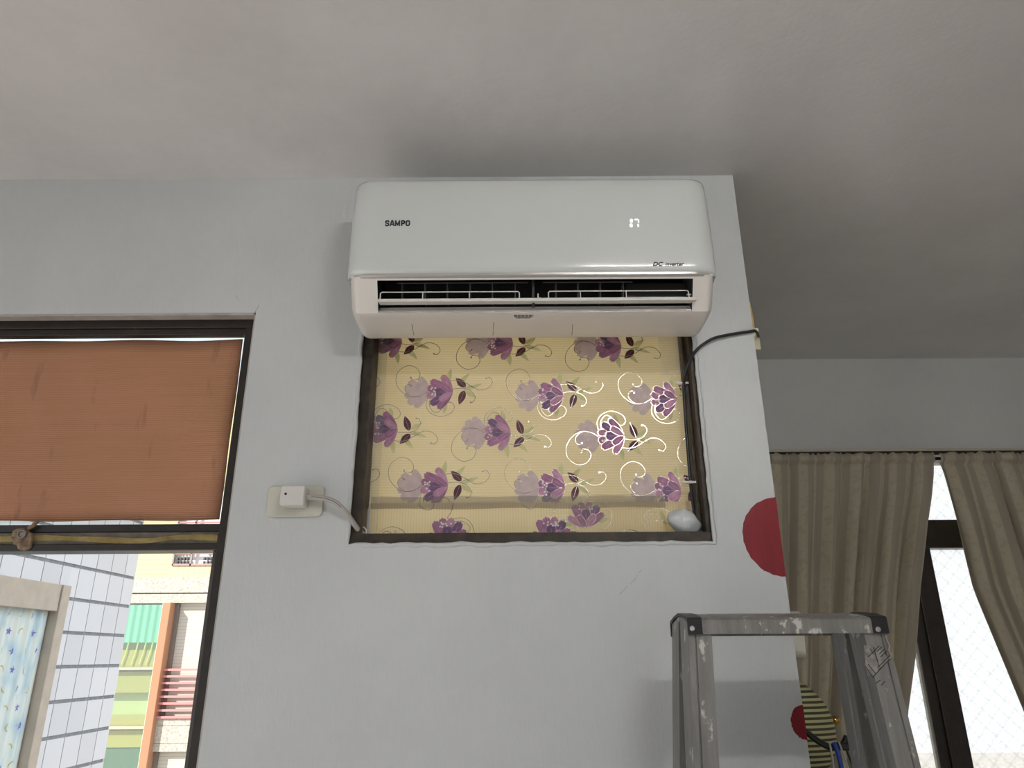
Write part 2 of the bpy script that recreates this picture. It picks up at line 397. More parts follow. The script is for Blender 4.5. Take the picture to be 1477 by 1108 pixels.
SCROLL = [[(-18, 1), (-30, -6), (-45, -7), (-60, 3), (-68, 18), (-66, 34), (-52, 45), (-38, 42), (-31, 32), (-33, 23), (-42, 21), (-45, 25)],
          [(-30, -6), (-42, -7), (-52, 1), (-53, 10), (-47, 14), (-44, 11)],
          [(-17, -8), (-19, -22), (-12, -34), (4, -40), (20, -34), (25, -24), (20, -17), (11, -18), (10, -21)],
          [(-13, -10), (-14, -22), (-6, -33), (2, -31), (5, -25), (1, -21)],
          [(17, 4), (28, 6), (38, 6), (50, 2), (57, -8), (54, -16), (50, -17)],
          [(40, 5), (50, 10), (62, 4), (76, 6), (84, 16), (80, 24), (74, 23)],
          [(8, 15), (20, 19), (34, 19), (46, 13), (54, 8)]]
def flower(P, px, py, flip=1, s=1.0, ghost=True, dark=True, scroll=True, leaves=True, gdx=-36, up=False):
    c = at(px, py, P.y); T = (lambda u, v: (c.x+v*S*s, c.z-u*S*s)) if up else (lambda u, v: (c.x+u*S*s, c.z+v*S*s*flip))
    if ghost:
        for gi, ((tx, ty), wd, _) in enumerate(PETALS): P.poly([T(gdx+a*42, bq*42) for a, bq in petal((.5, 0), (tx, ty), wd*1.1)], gi*.09, GH)
        for (tx, ty), wd, _ in PETALS[2:8]: P.line([T(gdx+21+(tx-.5)*42*k/6, ty*42*k/6) for k in range(7)], .0006, 1, VE)
    if leaves:
        for li, (bb, tp, wd) in enumerate((((14, -16), (18, -40), 4), ((28, -10), (48, -32), 4), ((12, 18), (8, 36), 3.6), ((40, -2), (60, 10), 3.4), ((42, -4), (68, -14), 3.2))):
            P.poly([T(a, bq) for a, bq in leaf_poly(bb, tp, wd)], 1.15+li*.1, GR)
        for bb, tp in (((40, -3), (32, 21)), ((42, -8), (26, -24))):
            P.poly([T(a, bq) for a, bq in leaf_poly(bb, tp, 5.5)], 2, MR)
            P.line([T(bb[0]+(tp[0]-bb[0])*k/3, bb[1]+(tp[1]-bb[1])*k/3) for k in range(4)], .0007, 5, SI)
    if scroll:
        for sc in SCROLL:
            pts = catmull([(a, -bq, 0) for a, bq in sc], 7); P.line([T(p.x, p.y) for p in pts], .00145, 2.2, SI)
            e = pts[-1]; P.poly([T(e.x+1.4*math.cos(k*.785), e.y+1.4*math.sin(k*.785)) for k in range(8)], 2, SI)
    if dark:
        for i, ((tx, ty), wd, mi) in enumerate(PETALS):
            pl = petal((.5, 0), (tx, ty), wd)
            P.poly([T(a*44, bq*46) for a, bq in pl], 3+i*.5, mi)
            P.line([T(a*44, bq*46) for a, bq in pl], .0007, 3.3+i*.5, SI)
            P.line([T(22+(tx-.5)*44*k/5, ty*46*k/5) for k in range(5)], .0006, 3.3+i*.5, VE)
        rn = random.Random(int(px*7+py))
        for k in range(9):
            u, v = -9+rn.uniform(-4, 4), rn.uniform(-11, 11)
            P.poly([T(u+1.5*math.cos(a*.785), v+1.5*math.sin(a*.785)) for a in range(8)], 9, PE)
YP = 1.780
ZS = 1.853
P1 = Print((-.350, .436, ZS, 2.36), YP)
for px, py, fl, kw in ((560, 492, 1, dict(ghost=False)), (720, 495, 1, {}), (876, 498, 1, {}), (633, 566, -1, {}), (793, 571, -1, {}), (956, 576, -1, {}),
                       (553, 619, 1, dict(ghost=False)), (716, 624, 1, {}), (880, 629, 1, {}), (1040, 633, 1, {}), (625, 702, -1, {}), (794, 704, -1, {}), (962, 708, -1, {}), (470, 566, -1, {}), (466, 700, -1, {})):
    flower(P1, px, py, fl, **kw)
wp = empty('wallpaper_sheet', (.04, YP, ZS)); tag(wp, 'cream wallpaper with purple flowers covering the window below the air conditioner', 'wallpaper')
MB().box(-.352, .438, YP, YP+.006, ZS-.012, 2.37).build('paper', M['paper_h'], wp)
P1.mb.build('printed_pattern', PM, wp, recalc=False)
YP2 = 1.776
P2 = Print((-.346, .436, 1.771, ZS), YP2)
for px, py, kw in ((645, 766, dict(ghost=False, up=True)), (795, 764, dict(ghost=False, up=True)), (845, 741, dict(ghost=False, s=.95, up=True)), (948, 772, dict(dark=False, ghost=False)), (560, 800, dict(dark=False, ghost=False))): flower(P2, px, py, 1, **kw)
wp2 = empty('wallpaper_strip', (.04, YP2, 1.77)); tag(wp2, 'lower strip of cream floral wallpaper along the window sill', 'wallpaper')
MB().box(-.346, .436, YP2, YP2+.003, 1.771, ZS).build('paper', M['paper_v'], wp2)
P2.mb.build('printed_pattern', PM, wp2, recalc=False)
def film_mat(name, tint, opac, rough=.12, bump=.5, bs=18):
    t = NT(name); tr = t.n('ShaderNodeBsdfTransparent'); t.b.inputs['Base Color'].default_value = lin(tint); t.b.inputs['Roughness'].default_value = rough
    m = t.n('ShaderNodeMixShader'); m.inputs[0].default_value = opac; t.l(tr.outputs[0], m.inputs[1]); t.l(t.b.outputs[0], m.inputs[2]); t.l(m.outputs[0], t.out.inputs[0])
    t.bump(t.noise(bs, 4, .6, t.coords((3, 1, .7))), bump, .01); return t.m
tape = film_mat('packing_tape', (150, 142, 132), .45, .2, .3)
tp = []
for i in range(41):
    x = -.345+.715*i/40; tp.append([(x, YP2-.0018, 1.838+.0015*math.sin(i*.4)), (x, YP2-.0022-.0008*math.sin(i*1.1), 1.853), (x, YP2-.0016, 1.868+.001*math.sin(i*.6+1))])
tag(MB().loft(tp, closed=False).build('tape_strip', tape, smooth=60), 'long strip of clear tape across the lower wallpaper', 'tape')
tp = []
for i in range(19):
    x = .135+.235*i/18; tp.append([(x, YP2-.0034, 1.775), (x, YP2-.0036-.0008*math.sin(i*1.1), 1.82), (x, YP2-.0032, 1.871+.0015*math.sin(i*1.3))])
tag(MB().loft(tp, closed=False).build('tape_patch', film_mat('packing_tape_patch', (196, 180, 150), .12, .15, .4), smooth=60), 'wide clear tape patch on the lower right of the wallpaper', 'tape')
# crumpled clear film: along the left edge and in the upper right corner
def film(name, x0, x1, z0, z1, y, amp, seed, label):
    rn = random.Random(seed); nx, nz = 10, 36; g = []
    for k in range(nz+1):
        z = z0+(z1-z0)*k/nz
        g.append([(x0+(x1-x0)*i/nx, y-amp*(abs(math.sin(i*1.3+k*.45))+rn.uniform(0, .5)), z) for i in range(nx+1)])
    tag(MB().loft(g, closed=False).build(name, film_mat(name+'_clear', (220, 222, 220), .17, .08, .8, 30), smooth=70), label, 'film')
film('plastic_film', -.351, -.325, 1.775, 2.30, 1.774, .004, 2, 'crinkled clear plastic film down the left edge of the wallpaper')
film('plastic_film', .385, .440, 2.18, 2.30, 1.774, .006, 4, 'crinkled clear plastic film at the upper right wallpaper corner')
# black cable, ties, putty
cable = [(.640, 1.745, 2.276), (.618, 1.698, 2.270), (.600, 1.693, 2.267), (.544, 1.691, 2.257), (.498, 1.688, 2.243), (.458, 1.692, 2.213), (.438, 1.712, 2.175), (.432, 1.733, 2.142), (.430, 1.740, 2.06), (.429, 1.742, 1.971), (.428, 1.742, 1.890), (.430, 1.744, 1.835), (.432, 1.748, 1.80), (.430, 1.76, 1.785)]
tag(MB().tube(catmull(cable, 6), .0038, 10).build('black_cable', mat('black_cable_sheath', (24, 25, 34), .35), smooth=60), 'black cable running down the right side of the papered window', 'cable')
for (z, x, lab) in ((2.146, .433, 'white cable tie near the top of the black cable'), (1.892, .428, 'white cable tie near the bottom of the black cable')):
    t_ = MB(); t_.lathe([(.0048, -.003), (.0062, -.003), (.0062, .003), (.0048, .003)], (x, 1.741, z), 'Z', 16); t_.box(x-.020, x+.012, 1.7335, 1.7365, z-.003, z+.002)
    tag(t_.build('cable_tie', M['white'], smooth=40, bevel=.0006), lab, 'cable tie', 'cable ties')
rings = []
for k in range(13):
    a = R(-90+180*k/12); ring_ = []
    for j in range(28):
        t_ = 2*math.pi*j/28; lump = 1+.10*math.sin(3*t_+k*.5)+.07*math.sin(5*t_-k*.9)+.05*math.sin(k*1.3)
        ring_.append((.405+.036*max(.01, math.cos(a))**.8*math.cos(t_)*lump+.004*math.sin(k*.6), 1.745+.024*max(.01, math.cos(a))**.8*math.sin(t_)*lump, 1.7985+.030*math.sin(a)+.003*math.sin(2*t_)*math.cos(a)))
    rings.append(ring_)
ob = MB().loft(rings)
tag(ob.build('putty_lump', M['silicone'], smooth=180), 'pale grey putty lump in the lower right window corner', 'putty')

# ------------------------------------------------------------------ outlet plate and plug
tag(MB().prism(rbox2d(-.571, -.440, 1.8065, 1.8790, .012), 1.692, 1.7005).build('outlet_plate', M['plate'], bevel=.002, smooth=40), 'ivory blank wall plate left of the papered window', 'wall plate')
pg = empty('power_plug', (-.50, 1.69, 1.848)); tag(pg, 'white square plug with a thick grey cord to the window corner', 'plug')
MB().prism(rbox2d(-.530, -.474, 1.8255, 1.8715, .006), 1.655, 1.692).build('plug_body', M['plug'], pg, bevel=.003, smooth=40)
MB().lathe([(.0031, .001), (.0031, -.0004), (.0001, -.0004)], (-.517, 1.655, 1.852), 'Y', 16).build('screw_hole', M['ink'], pg, smooth=40)
c_ = catmull([(-.478, 1.672, 1.847), (-.450, 1.668, 1.846), (-.425, 1.668, 1.842), (-.402, 1.672, 1.832), (-.384, 1.684, 1.815), (-.372, 1.698, 1.798), (-.361, 1.712, 1.782), (-.352, 1.735, 1.772)], 6)
MB().tube(c_, .0062, 12, flat=1.0).build('cord', M['cord'], pg, smooth=60)
MB().tube([p+Vector((0, -.0063, -.0005)) for p in c_[4:22]], .0006, 6).build('cord_print', M['ink'], pg)
tie = [(-.352+.011*math.cos(a), 1.722, 1.776+.011*math.sin(a)) for a in [k*.5 for k in range(-3, 6)]]
tag(MB().tube(tie, .0016, 8).build('wire_tie', M['white'], smooth=60), 'white wire tie looped around the grey plug cord', 'cable tie')

# ------------------------------------------------------------------ red dots at the wall's right edge
def red_dot(zc, rx, rz, label):
    def arc(n=28): return [(rx*math.cos(R(90+180*k/n)), rz*math.sin(R(90+180*k/n))) for k in range(n+1)]
    pts = []
    rn = random.Random(int(zc*1000))
    for (a, c) in arc(): pts.append((XE+.0008+a+rn.uniform(-.0012, .0012), zc+c+rn.uniform(-.0012, .0012)))
    m_ = MB().prism(pts, YN-.0009, YN+.0005)
    side = [(XE-.0005, YN-.0009), (XE+.0009, YN-.0009)]
    ring0 = [(XE-.0004, YN-a*1.0, zc+c) for a, c in arc()]; ring1 = [(XE+.0009, YN-a*1.0, zc+c) for a, c in arc()]
    m_.loft([ring0, ring1])
    tag(m_.build('red_dot', M['red']), label, 'red dot', 'red dots on the wall corner')
red_dot(1.756, .086, .090, 'large red painted dot folded around the wall corner beside the curtain')
red_dot(1.368, .030, .0335, 'small red painted dot on the wall corner behind the ladder')
# yellowed clip and ivory switch on the side of the wall
cp = [(XE, 1.74), (XE+.022, 1.745), (XE+.026, 1.775), (XE, 1.80)]
m_ = MB().loft([[(x if i else x, y, z) for i, (x, y) in enumerate(cp)] for z in (2.258, 2.30)] + [[(XE+(x-XE)*k, y, z) for x, y in cp] for k, z in ((1.0, 2.345), (.85, 2.375), (.3, 2.392))])
yc = empty('cable_clip', (XE+.01, 1.77, 2.25)); tag(yc, 'yellowed plastic clip on the wall edge holding the black cable', 'clip')
m_.build('body', M['yellow'], yc, bevel=.002, smooth=40)
MB().box(XE, XE+.030, 1.742, 1.752, 2.238, 2.30).build('clear_lip', mat('cloudy_plastic', (214, 206, 178), .35), yc, bevel=.002)
o = MB().loft([[(XE+x, y, z) for y, z in [(1.79+yy, 1.535+zz) for yy, zz in rbox2d(-.035, .035, -.040, .060, .016)]] for x in (0, .046)]).build('light_switch', M['plate'], bevel=.003, smooth=40)
tag(o, 'ivory rounded switch box on the wall side seen through the ladder', 'switch')

# ------------------------------------------------------------------ air conditioner
ac = empty('air_conditioner', (.047, 1.70, 2.24)); tag(ac, 'white wall-mounted split air conditioner with its louvre open', 'air conditioner')
X0, X1 = -.379, .474
def plan(x, x0, x1, r, amp):
    t = min(x-x0, x1-x); 
    if t >= r: return 0
    q = 1-t/r; return amp*(1-math.sqrt(max(0, 1-q*q)))
def stations(x0, x1, r, n=9, extra=()):
    e = [r*(1-math.cos(math.pi/2*k/n)) for k in range(n+1)]
    s = [x0+v for v in e]+[x1-v for v in e]+list(extra)+[x0+(x1-x0)*k/12 for k in range(1, 12)]
    out = []
    for v in sorted(s):
        if not out or v-out[-1] > 1e-5: out.append(v)
    return out
prof = [(1.560, 2.5985), (1.530, 2.5985), (1.515, 2.5965), (1.5045, 2.590), (1.4975, 2.579), (1.492, 2.555), (1.487, 2.51), (1.4825, 2.46), (1.4795, 2.41), (1.4786, 2.375), (1.4786, 2.350), (1.4791, 2.3365), (1.4812, 2.3290), (1.4848, 2.3250), (1.489, 2.3235)]
inner = [(1.500, 2.329), (1.500, 2.40), (1.509, 2.52), (1.518, 2.575), (1.530, 2.586), (1.560, 2.586)]
ring = prof+inner
rings = []
for x in stations(X0, X1, .055, 12):
    dy = plan(x, X0, X1, .055, .030); rings.append([(x, min(y+dy, 1.60), z) for y, z in ring])
MB().loft(rings).build('front_panel', M['ac_panel'], ac, smooth=35)
tprof = [(1.4862, 2.3245), (1.4868, 2.3195), (1.4905, 2.3165), (1.500, 2.3150), (1.505, 2.320), (1.500, 2.3255)]
rings = []
for x in stations(X0+.003, X1-.003, .055, 12):
    dy = plan(x, X0+.003, X1-.003, .055, .030); rings.append([(x, y+dy, z) for y, z in tprof])
MB().loft(rings).build('trim_strip', M['trim_grey'], ac, smooth=35)
# housing
BX0_, BX1_ = -.372, .467; OX0, OX1 = -.308, .417
A_, B_ = (1.4975, 2.3125), (1.535, 2.2470)
bprof = [(1.698, 2.594), (1.535, 2.594), (1.518, 2.580), (1.510, 2.50), (1.502, 2.40), (1.500, 2.330), (1.4925, 2.318), A_, B_, (1.546, 2.2428), (1.575, 2.2400), (1.62, 2.2392), (1.655, 2.2400), (1.672, 2.2445), (1.685, 2.2550), (1.698, 2.275)]
ia = bprof.index(A_); xs = stations(BX0_, BX1_, .022, 8, (OX0, OX1))
rings = []
for x in xs:
    t = min(x-BX0_, BX1_-x); d = 0
    if t < .022: q = 1-t/.022; d = .022*(1-math.sqrt(max(0, 1-q*q)))
    k = 1-d/.20; rings.append([(x, (1.62+(y-1.62)*k) if y < 1.69 else y, 2.42+(z-2.42)*k) for y, z in bprof])
MB().loft(rings, skip=lambda i, j: j == ia and OX0-1e-4 <= xs[i] and xs[i+1] <= OX1+1e-4).build('housing', M['ac_body'], ac, smooth=35)
# outlet mouth
ol = MB(); up = [A_, (1.535, 2.345), (1.60, 2.36)]; dn = [B_, (1.550, 2.2690), (1.575, 2.277), (1.63, 2.29)]
def strip(pts, mi):
    for i in range(len(pts)-1):
        (y0, z0), (y1, z1) = pts[i], pts[i+1]; ol.face([(OX0, y0, z0), (OX1, y0, z0), (OX1, y1, z1), (OX0, y1, z1)], mi[i])
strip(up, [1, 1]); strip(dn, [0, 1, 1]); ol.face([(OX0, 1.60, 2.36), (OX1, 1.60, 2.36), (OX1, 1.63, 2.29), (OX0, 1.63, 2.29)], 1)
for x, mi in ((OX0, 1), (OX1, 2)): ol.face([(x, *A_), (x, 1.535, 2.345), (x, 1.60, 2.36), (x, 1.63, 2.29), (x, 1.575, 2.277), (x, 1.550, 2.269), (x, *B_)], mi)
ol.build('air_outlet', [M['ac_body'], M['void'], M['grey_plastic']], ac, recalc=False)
MB().box(.272, OX1-.001, 1.560, 1.60, 2.282, 2.335).build('outlet_block', M['grey_plastic'], ac, bevel=.002)
for px in (580, 613, 645, 678, 710, 743, 802, 834, 866, 899):
    x = at(px, 415, 1.548).x
    MB().loft([[(x-.0012, y, z), (x+.0012, y, z), (x+.0016, y+.030, z+.004), (x-.0008, y+.030, z+.004)] for y, z in ((1.556, 2.288), (1.550, 2.305), (1.545, 2.318), (1.543, 2.330))]).build('air_guide_fin', M['fin'], ac)
for a, b2 in ((573, 762), (783, 912)):
    x0, x1 = at(a, 407, 1.542).x, at(b2, 407, 1.542).x
    MB().tube([(x0, 1.5405, 2.328), (x1, 1.5405, 2.328)], .0016, 8).build('link_rod', M['fin'], ac, smooth=60)
xm = at(769, 420, 1.53).x
MB().box(xm-.003, xm+.003, 1.524, 1.534, 2.258, 2.336).build('centre_post', M['grey_plastic'], ac, bevel=.001)
# louvre
yl = 1.512
lv = MB().loft([[(x, yl-.004, 2.2635), (x, yl+.022, 2.2680), (x, yl+.022, 2.2712), (x, yl-.004, 2.2708), (x, yl-.0055, 2.2672)] for x in (-.305, .424)])
lvo = lv.build('louvre_blade', M['vane'], ac, smooth=30)
for a, ds, e in ((549, (610, 677), 749), (791, (837, 903), 993)):
    x0, x1 = at(a, 421, yl).x, at(e, 421, yl).x; zt = 2.2895
    fr = MB(); r_ = .0012
    fr.tube([(x0, yl, 2.2695), (x0, yl, zt-.003), (x0+.003, yl, zt), (x1-.003, yl, zt), (x1, yl, zt-.003), (x1, yl, 2.2695)], .00145, 8)
    for d_ in ds: xd = at(d_, 421, yl).x; fr.tube([(xd, yl, 2.2695), (xd, yl, zt)], .00135, 8)
    fr.build('louvre_frame', M['vane'], lvo, smooth=60)
xk = at(776, 427, yl).x
MB().box(xk-.0012, xk+.0012, yl-.002, yl+.002, 2.270, 2.283).box(xk-.0012, xk+.006, yl-.002, yl+.002, 2.270, 2.273).build('louvre_hook', M['vane'], lvo)
for px, py in ((993, 425), (993, 447)):
    p = at(px, py, 1.520); MB().tube([(p.x-.004, 1.52, p.z), (p.x+.006, 1.52, p.z)], .0022, 8).build('louvre_pin', M['vane'], ac, smooth=60)
# label, seams, lettering, display
def under(px, py): 
    # point on the underside of the housing
    lo, hi = 1.535, 1.69
    for k in range(40):
        y = (lo+hi)/2; z = at(px, py, y).z
        zs = 2.24
        for q0, q1 in zip(bprof[ia+1:], bprof[ia+2:]):
            if q0[0] <= y <= q1[0]: zs = q0[1]+(q1[1]-q0[1])*(y-q0[0])/(q1[0]-q0[0])
        if z < zs: lo = y
        else: hi = y
    return at(px, py, (lo+hi)/2)
def uq(m_, px0, px1, py0, py1, lift, mi=0):
    c4 = [under(px0, py0), under(px1, py0), under(px1, py1), under(px0, py1)]
    top = [p+Vector((0, -lift*.3, -lift)) for p in c4]; m_.loft([[tuple(p+Vector((0, 0, .0004))) for p in c4], [tuple(p) for p in top]], mi=mi)
st = MB(); uq(st, 740, 770.5, 453, 461.5, .0006); st = st.build('label_sticker', M['white'], ac)
bc = MB()
for k in range(26):
    if k % 5 != 4: uq(bc, 741.5+k*1.08, 741.5+k*1.08+.62, 454, 457, .0010)
for k in range(9): uq(bc, 744+k*2.4, 745.6+k*2.4, 458, 459, .0010)
bc.build('barcode', M['ink'], st)
for (a, b1, c1, d1) in ((594, 468, 597, 483.5), (712, 465, 711, 483.5), (826, 468, 825, 483.5)):
    sm = MB(); p, q = under(a, b1), under(c1, d1); sm.tube([p+(q-p)*k/6+Vector((0, 0, -.0003)) for k in range(7)], .0006, 6); sm.build('seam', M['letter'], ac)
def panel_y(z):
    for i in range(len(prof)-1):
        if prof[i+1][1] <= z <= prof[i][1]:
            t = (z-prof[i][1])/(prof[i+1][1]-prof[i][1]+1e-9); return prof[i][0]+(prof[i+1][0]-prof[i][0])*t
    return 1.48
p = at(556, 326, 1.4826)
GLY = {'S': [[(.95, .80), (.80, 1), (.2, 1), (.02, .82), (.1, .60), (.9, .42), (.98, .18), (.8, 0), (.2, 0), (.05, .2)]],
       'A': [[(0, 0), (.38, 1), (.62, 1), (1, 0)], [(.22, .28), (.78, .28)]], 'M': [[(.03, 0), (.03, 1), (.5, .12), (.97, 1), (.97, 0)]],
       'P': [[(.08, 0), (.08, 1), (.75, 1), (.95, .85), (.95, .6), (.75, .45), (.08, .45)]], 'O': [[(.5, 1), (.18, .95), (.04, .78), (.04, .22), (.18, .05), (.5, 0), (.82, .05), (.96, .22), (.96, .78), (.82, .95), (.5, 1)]]}
bl_ = MB(); yb = panel_y(p.z+.008)-.0012
for k, (ch, wd) in enumerate(zip('SAMPO', (.0076, .0086, .0096, .0074, .0080))):
    x0_ = p.x+(0, .0112, .0232, .0372, .0482)[k]; hh = .0132
    for pl in GLY[ch]:
        for a, c in zip(pl, pl[1:]):
            a2, c2 = Vector((x0_+a[0]*wd, p.z+a[1]*hh)), Vector((x0_+c[0]*wd, p.z+c[1]*hh)); d = (c2-a2).normalized(); n = Vector((-d.y, d.x))*.00145; e = d*.0011
            bl_.prism([tuple(a2-e-n), tuple(c2+e-n), tuple(c2+e+n), tuple(a2-e+n)], yb, yb+.0022)
bl_.build('brand_lettering', M['letter'], ac)['kind'] = 'stuff'
p = at(941, 384, 1.4794)
text_mesh('series_lettering', 'DC', .0145, M['letter'], ac, (p.x, panel_y(p.z)-.0013, p.z), xs=1.08, offset=.0004, shear=.3)
text_mesh('series_lettering', 'inverter', .0140, M['letter'], ac, (p.x+.0285, panel_y(p.z)-.0013, p.z), xs=.94, offset=.0002, shear=.3)
ds = MB()
def seg(px, py, w_, h_):
    q = at(px, py, 1.482); y = panel_y(q.z)-.0003; ds.prism(rbox2d(q.x-w_/2, q.x+w_/2, q.z-h_/2, q.z+h_/2, min(w_, h_)*.45, 3), y-.0005, y+.001)
seg(910.8, 318.6, .0060, .0095); seg(910.3, 325.7, .0060, .0095)
seg(917.8, 316.6, .0085, .0024); seg(921, 319.3, .0026, .0090); seg(920.4, 325.6, .0026, .0080)
ds.build('display_digits', M['led'], ac)

# ------------------------------------------------------------------ ladder
ld = empty('step_ladder', (.49, 1.45, 0)); tag(ld, 'paint-splashed aluminium step ladder with black corner caps', 'ladder')
def alu(name, splash):
    t = NT(name); t.b.inputs['Metallic'].default_value = .4; t.b.inputs['Roughness'].default_value = .48
    base = t.ramp(t.noise(16, 6, .65, t.coords((3, 3, .35))), [(.3, (112, 110, 108)), (.7, (142, 139, 136))])
    sp = t.ramp(t.noise(38, 5, .6, t.coords((1, 1, .6))), [(splash, (0, 0, 0)), (splash+.05, (1, 1, 1))])
    t.l(t.mix(sp, base, lin((196, 194, 188))), t.b.inputs['Base Color']); t.bump(t.noise(60), .15); return t.m
M['alu'] = alu('aluminium', .615); M['alu_top'] = alu('aluminium_top', .58)
def roof(y): return 1.5745-.0113*(abs(y-1.449)/.0745)**1.2
def rail(side, front):
    # channel section rail: outer x, runs down with splay
    w_ = .041; rings = []
    for z in (1.550, 0.0):
        k = 1.550-z; sp = .055*k
        xo = (.312-sp) if side < 0 else (.662+sp); xi = xo + w_ if side < 0 else xo - w_
        y0 = (1.380-.06*k) if front else (1.522+.10*k); dy = .065 if front else -.065
        g = .003
        sec = [(0, 0), (.24, 0), (.27, g), (.31, g), (.34, 0), (1, 0)]
        ring_ = [(xo+(xi-xo)*a, y0+c*(1 if front else -1), z) for a, c in sec]
        ring_ += [(xi, y0+dy*.55, z), (xi+(.004 if side < 0 else -.004)*-1, y0+dy*.58, z), (xi+(.004 if side < 0 else -.004)*-1, y0+dy*.64, z), (xi, y0+dy*.67, z), (xi, y0+dy, z), (xo, y0+dy, z)]
        if z > 1: ring_ = [(a, c, roof(c)-.0045) for a, c, _ in ring_]
        rings.append(ring_)
    return MB().loft(rings)
for sd in (-1, 1):
    for fr in (True, False):
        rail(sd, fr).build('leg', M['alu'], ld)
        k = 1.55; xo = (.312-.055*k-.004) if sd < 0 else (.662+.055*k-.045); y0 = (1.380-.06*k-.004) if fr else (1.522+.10*k-.069)
        MB().box(xo, xo+.049, y0, y0+.073, 0, .05).build('rubber_foot', M['black'], ld, bevel=.004)
capP = [(1.3745, 1.5365), (1.3745, 1.5600), (1.378, 1.5632), (1.41, 1.5700), (1.449, 1.5745), (1.49, 1.5700), (1.523, 1.5632), (1.5275, 1.5600), (1.5275, 1.5365), (1.520, 1.5365), (1.520, 1.552), (1.382, 1.552), (1.382, 1.5365)]
MB().loft([[(x, y, z) for y, z in capP] for x in (.333, .640)]).build('top_bar', M['alu_top'], ld, smooth=25)
def endcap(x0, x1):
    outer = [(y if 1.40 < y < 1.50 else (y-.0018 if y < 1.45 else y+.0018), z+(.0016 if z > 1.55 else -.0006)) for y, z in capP[:9]]
    inner = [(1.5225, 1.5360), (1.5225, 1.5575), (1.49, 1.5670), (1.449, 1.5712), (1.41, 1.5670), (1.3795, 1.5575), (1.3795, 1.5360)]
    return MB().loft([[(x, y, z) for y, z in outer+inner] for x in (x0, x1)]).build('corner_cap', mat('black_cap', (20, 20, 22), .45, bump=.2), ld)
endcap(.3095, .335); endcap(.637, .6645)
for px, py in ((998.5, 906.5), (1266.5, 908)):
    q = at(px, py, 1.3725); MB().lathe([(.0045, .001), (.0045, -.0012), (.0035, -.0022), (.0018, -.0022), (.0014, -.001), (.0001, -.001)], q, 'Y', 18).build('rivet', mat('rivet_steel', (190, 188, 184), .35, metal=.7), ld, smooth=40)
for k, z in enumerate((1.22, .93, .64, .35)):
    kk = 1.55-z; MB().box(.353-.055*kk, .621+.055*kk, 1.380-.06*kk-.012, 1.445-.06*kk+.03, z-.02, z+.008).build('tread', M['alu'], ld, bevel=.003)
for z in (1.0, .45):
    kk = 1.55-z; MB().box(.353-.055*kk, .621+.055*kk, 1.490+.10*kk, 1.512+.10*kk, z-.015, z+.015).build('rear_brace', M['alu'], ld, bevel=.002)
# torn warning sticker on the right front leg
def lf(px, py, lift=.0):
    z = at(px, py, 1.378).z; y = 1.380-.06*(1.55-z); return at(px, py, y-.0006-lift)
sk = MB(); q = [lf(*p) for p in ((1246, 931), (1262, 930), (1280, 948), (1281, 955), (1262, 976), (1249, 965))]
sk.loft([[tuple(p) for p in q], [tuple(p+Vector((0, -.0006, 0))) for p in q]]); sk = sk.build('torn_sticker', mat('worn_sticker', (128, 124, 120), .7, vary=.2, vscale=80), ld)
hz = MB()
for (a, b1, c1, d1) in ((1252, 948, 1268, 932), (1266, 963, 1283, 946), (1267, 967, 1284, 951), (1258, 978, 1282, 952), (1260, 934, 1268, 962), (1265, 940, 1272, 933), (1268, 944, 1276, 936), (1270, 948, 1279, 939), (1255, 936, 1260, 944), (1252, 958, 1263, 972), (1249, 962, 1259, 978), (1263, 986, 1270, 981), (1271, 989, 1276, 983)):
    hz.tube([lf(a, b1, .0008), lf(c1, d1, .0008)], .0007, 6)
hz.build('sticker_print', M['ink'], sk)
st_ = [lf(px, py, .003) for px, py in ((1277, 916), (1280, 925), (1283, 932), (1282, 938), (1286, 946), (1283, 950))]
MB().tube(catmull(st_, 5), .0014, 7).build('torn_cloth', mat('dirty_cloth', (150, 140, 124), .9), ld, smooth=60)

# ------------------------------------------------------------------ far window, track, curtains
win3 = empty('window_3', (2.0, YF+.05, FZ0)); struct(win3, 'window of patterned frosted glass in a dark frame behind the curtains', 'window')
MB().box(FX0, FX1, YF+.03, YF+.10, 1.912, 2.028).build('transom', f, win3, bevel=.003)
MB().box(1.600, 1.645, YF+.045, YF+.085, FZ0+.04, 1.915).build('sash_stile', f, win3, bevel=.003)
MB().box(1.640, 1.682, YF+.033, YF+.075, FZ0+.04, 1.915).build('sash_stile', f, win3, bevel=.003)
MB().box(1.680, 1.722, YF+.040, YF+.080, FZ0+.04, 1.915).build('sash_stile', f, win3, bevel=.003)
MB().box(FX0, FX0+.05, YF+.02, YF+.12, FZ0, FZ1).build('frame_jamb', f, win3, bevel=.003)
MB().box(FX1-.05, FX1, YF+.02, YF+.12, FZ0, FZ1).build('frame_jamb', f, win3, bevel=.003)
MB().box(FX0, FX1, YF+.02, YF+.12, FZ0, FZ0+.05).build('frame_sill', f, win3, bevel=.003)
MB().box(FX0, FX1, YF+.02, YF+.12, FZ1-.02, FZ1).build('frame_head', f, win3, bevel=.003)
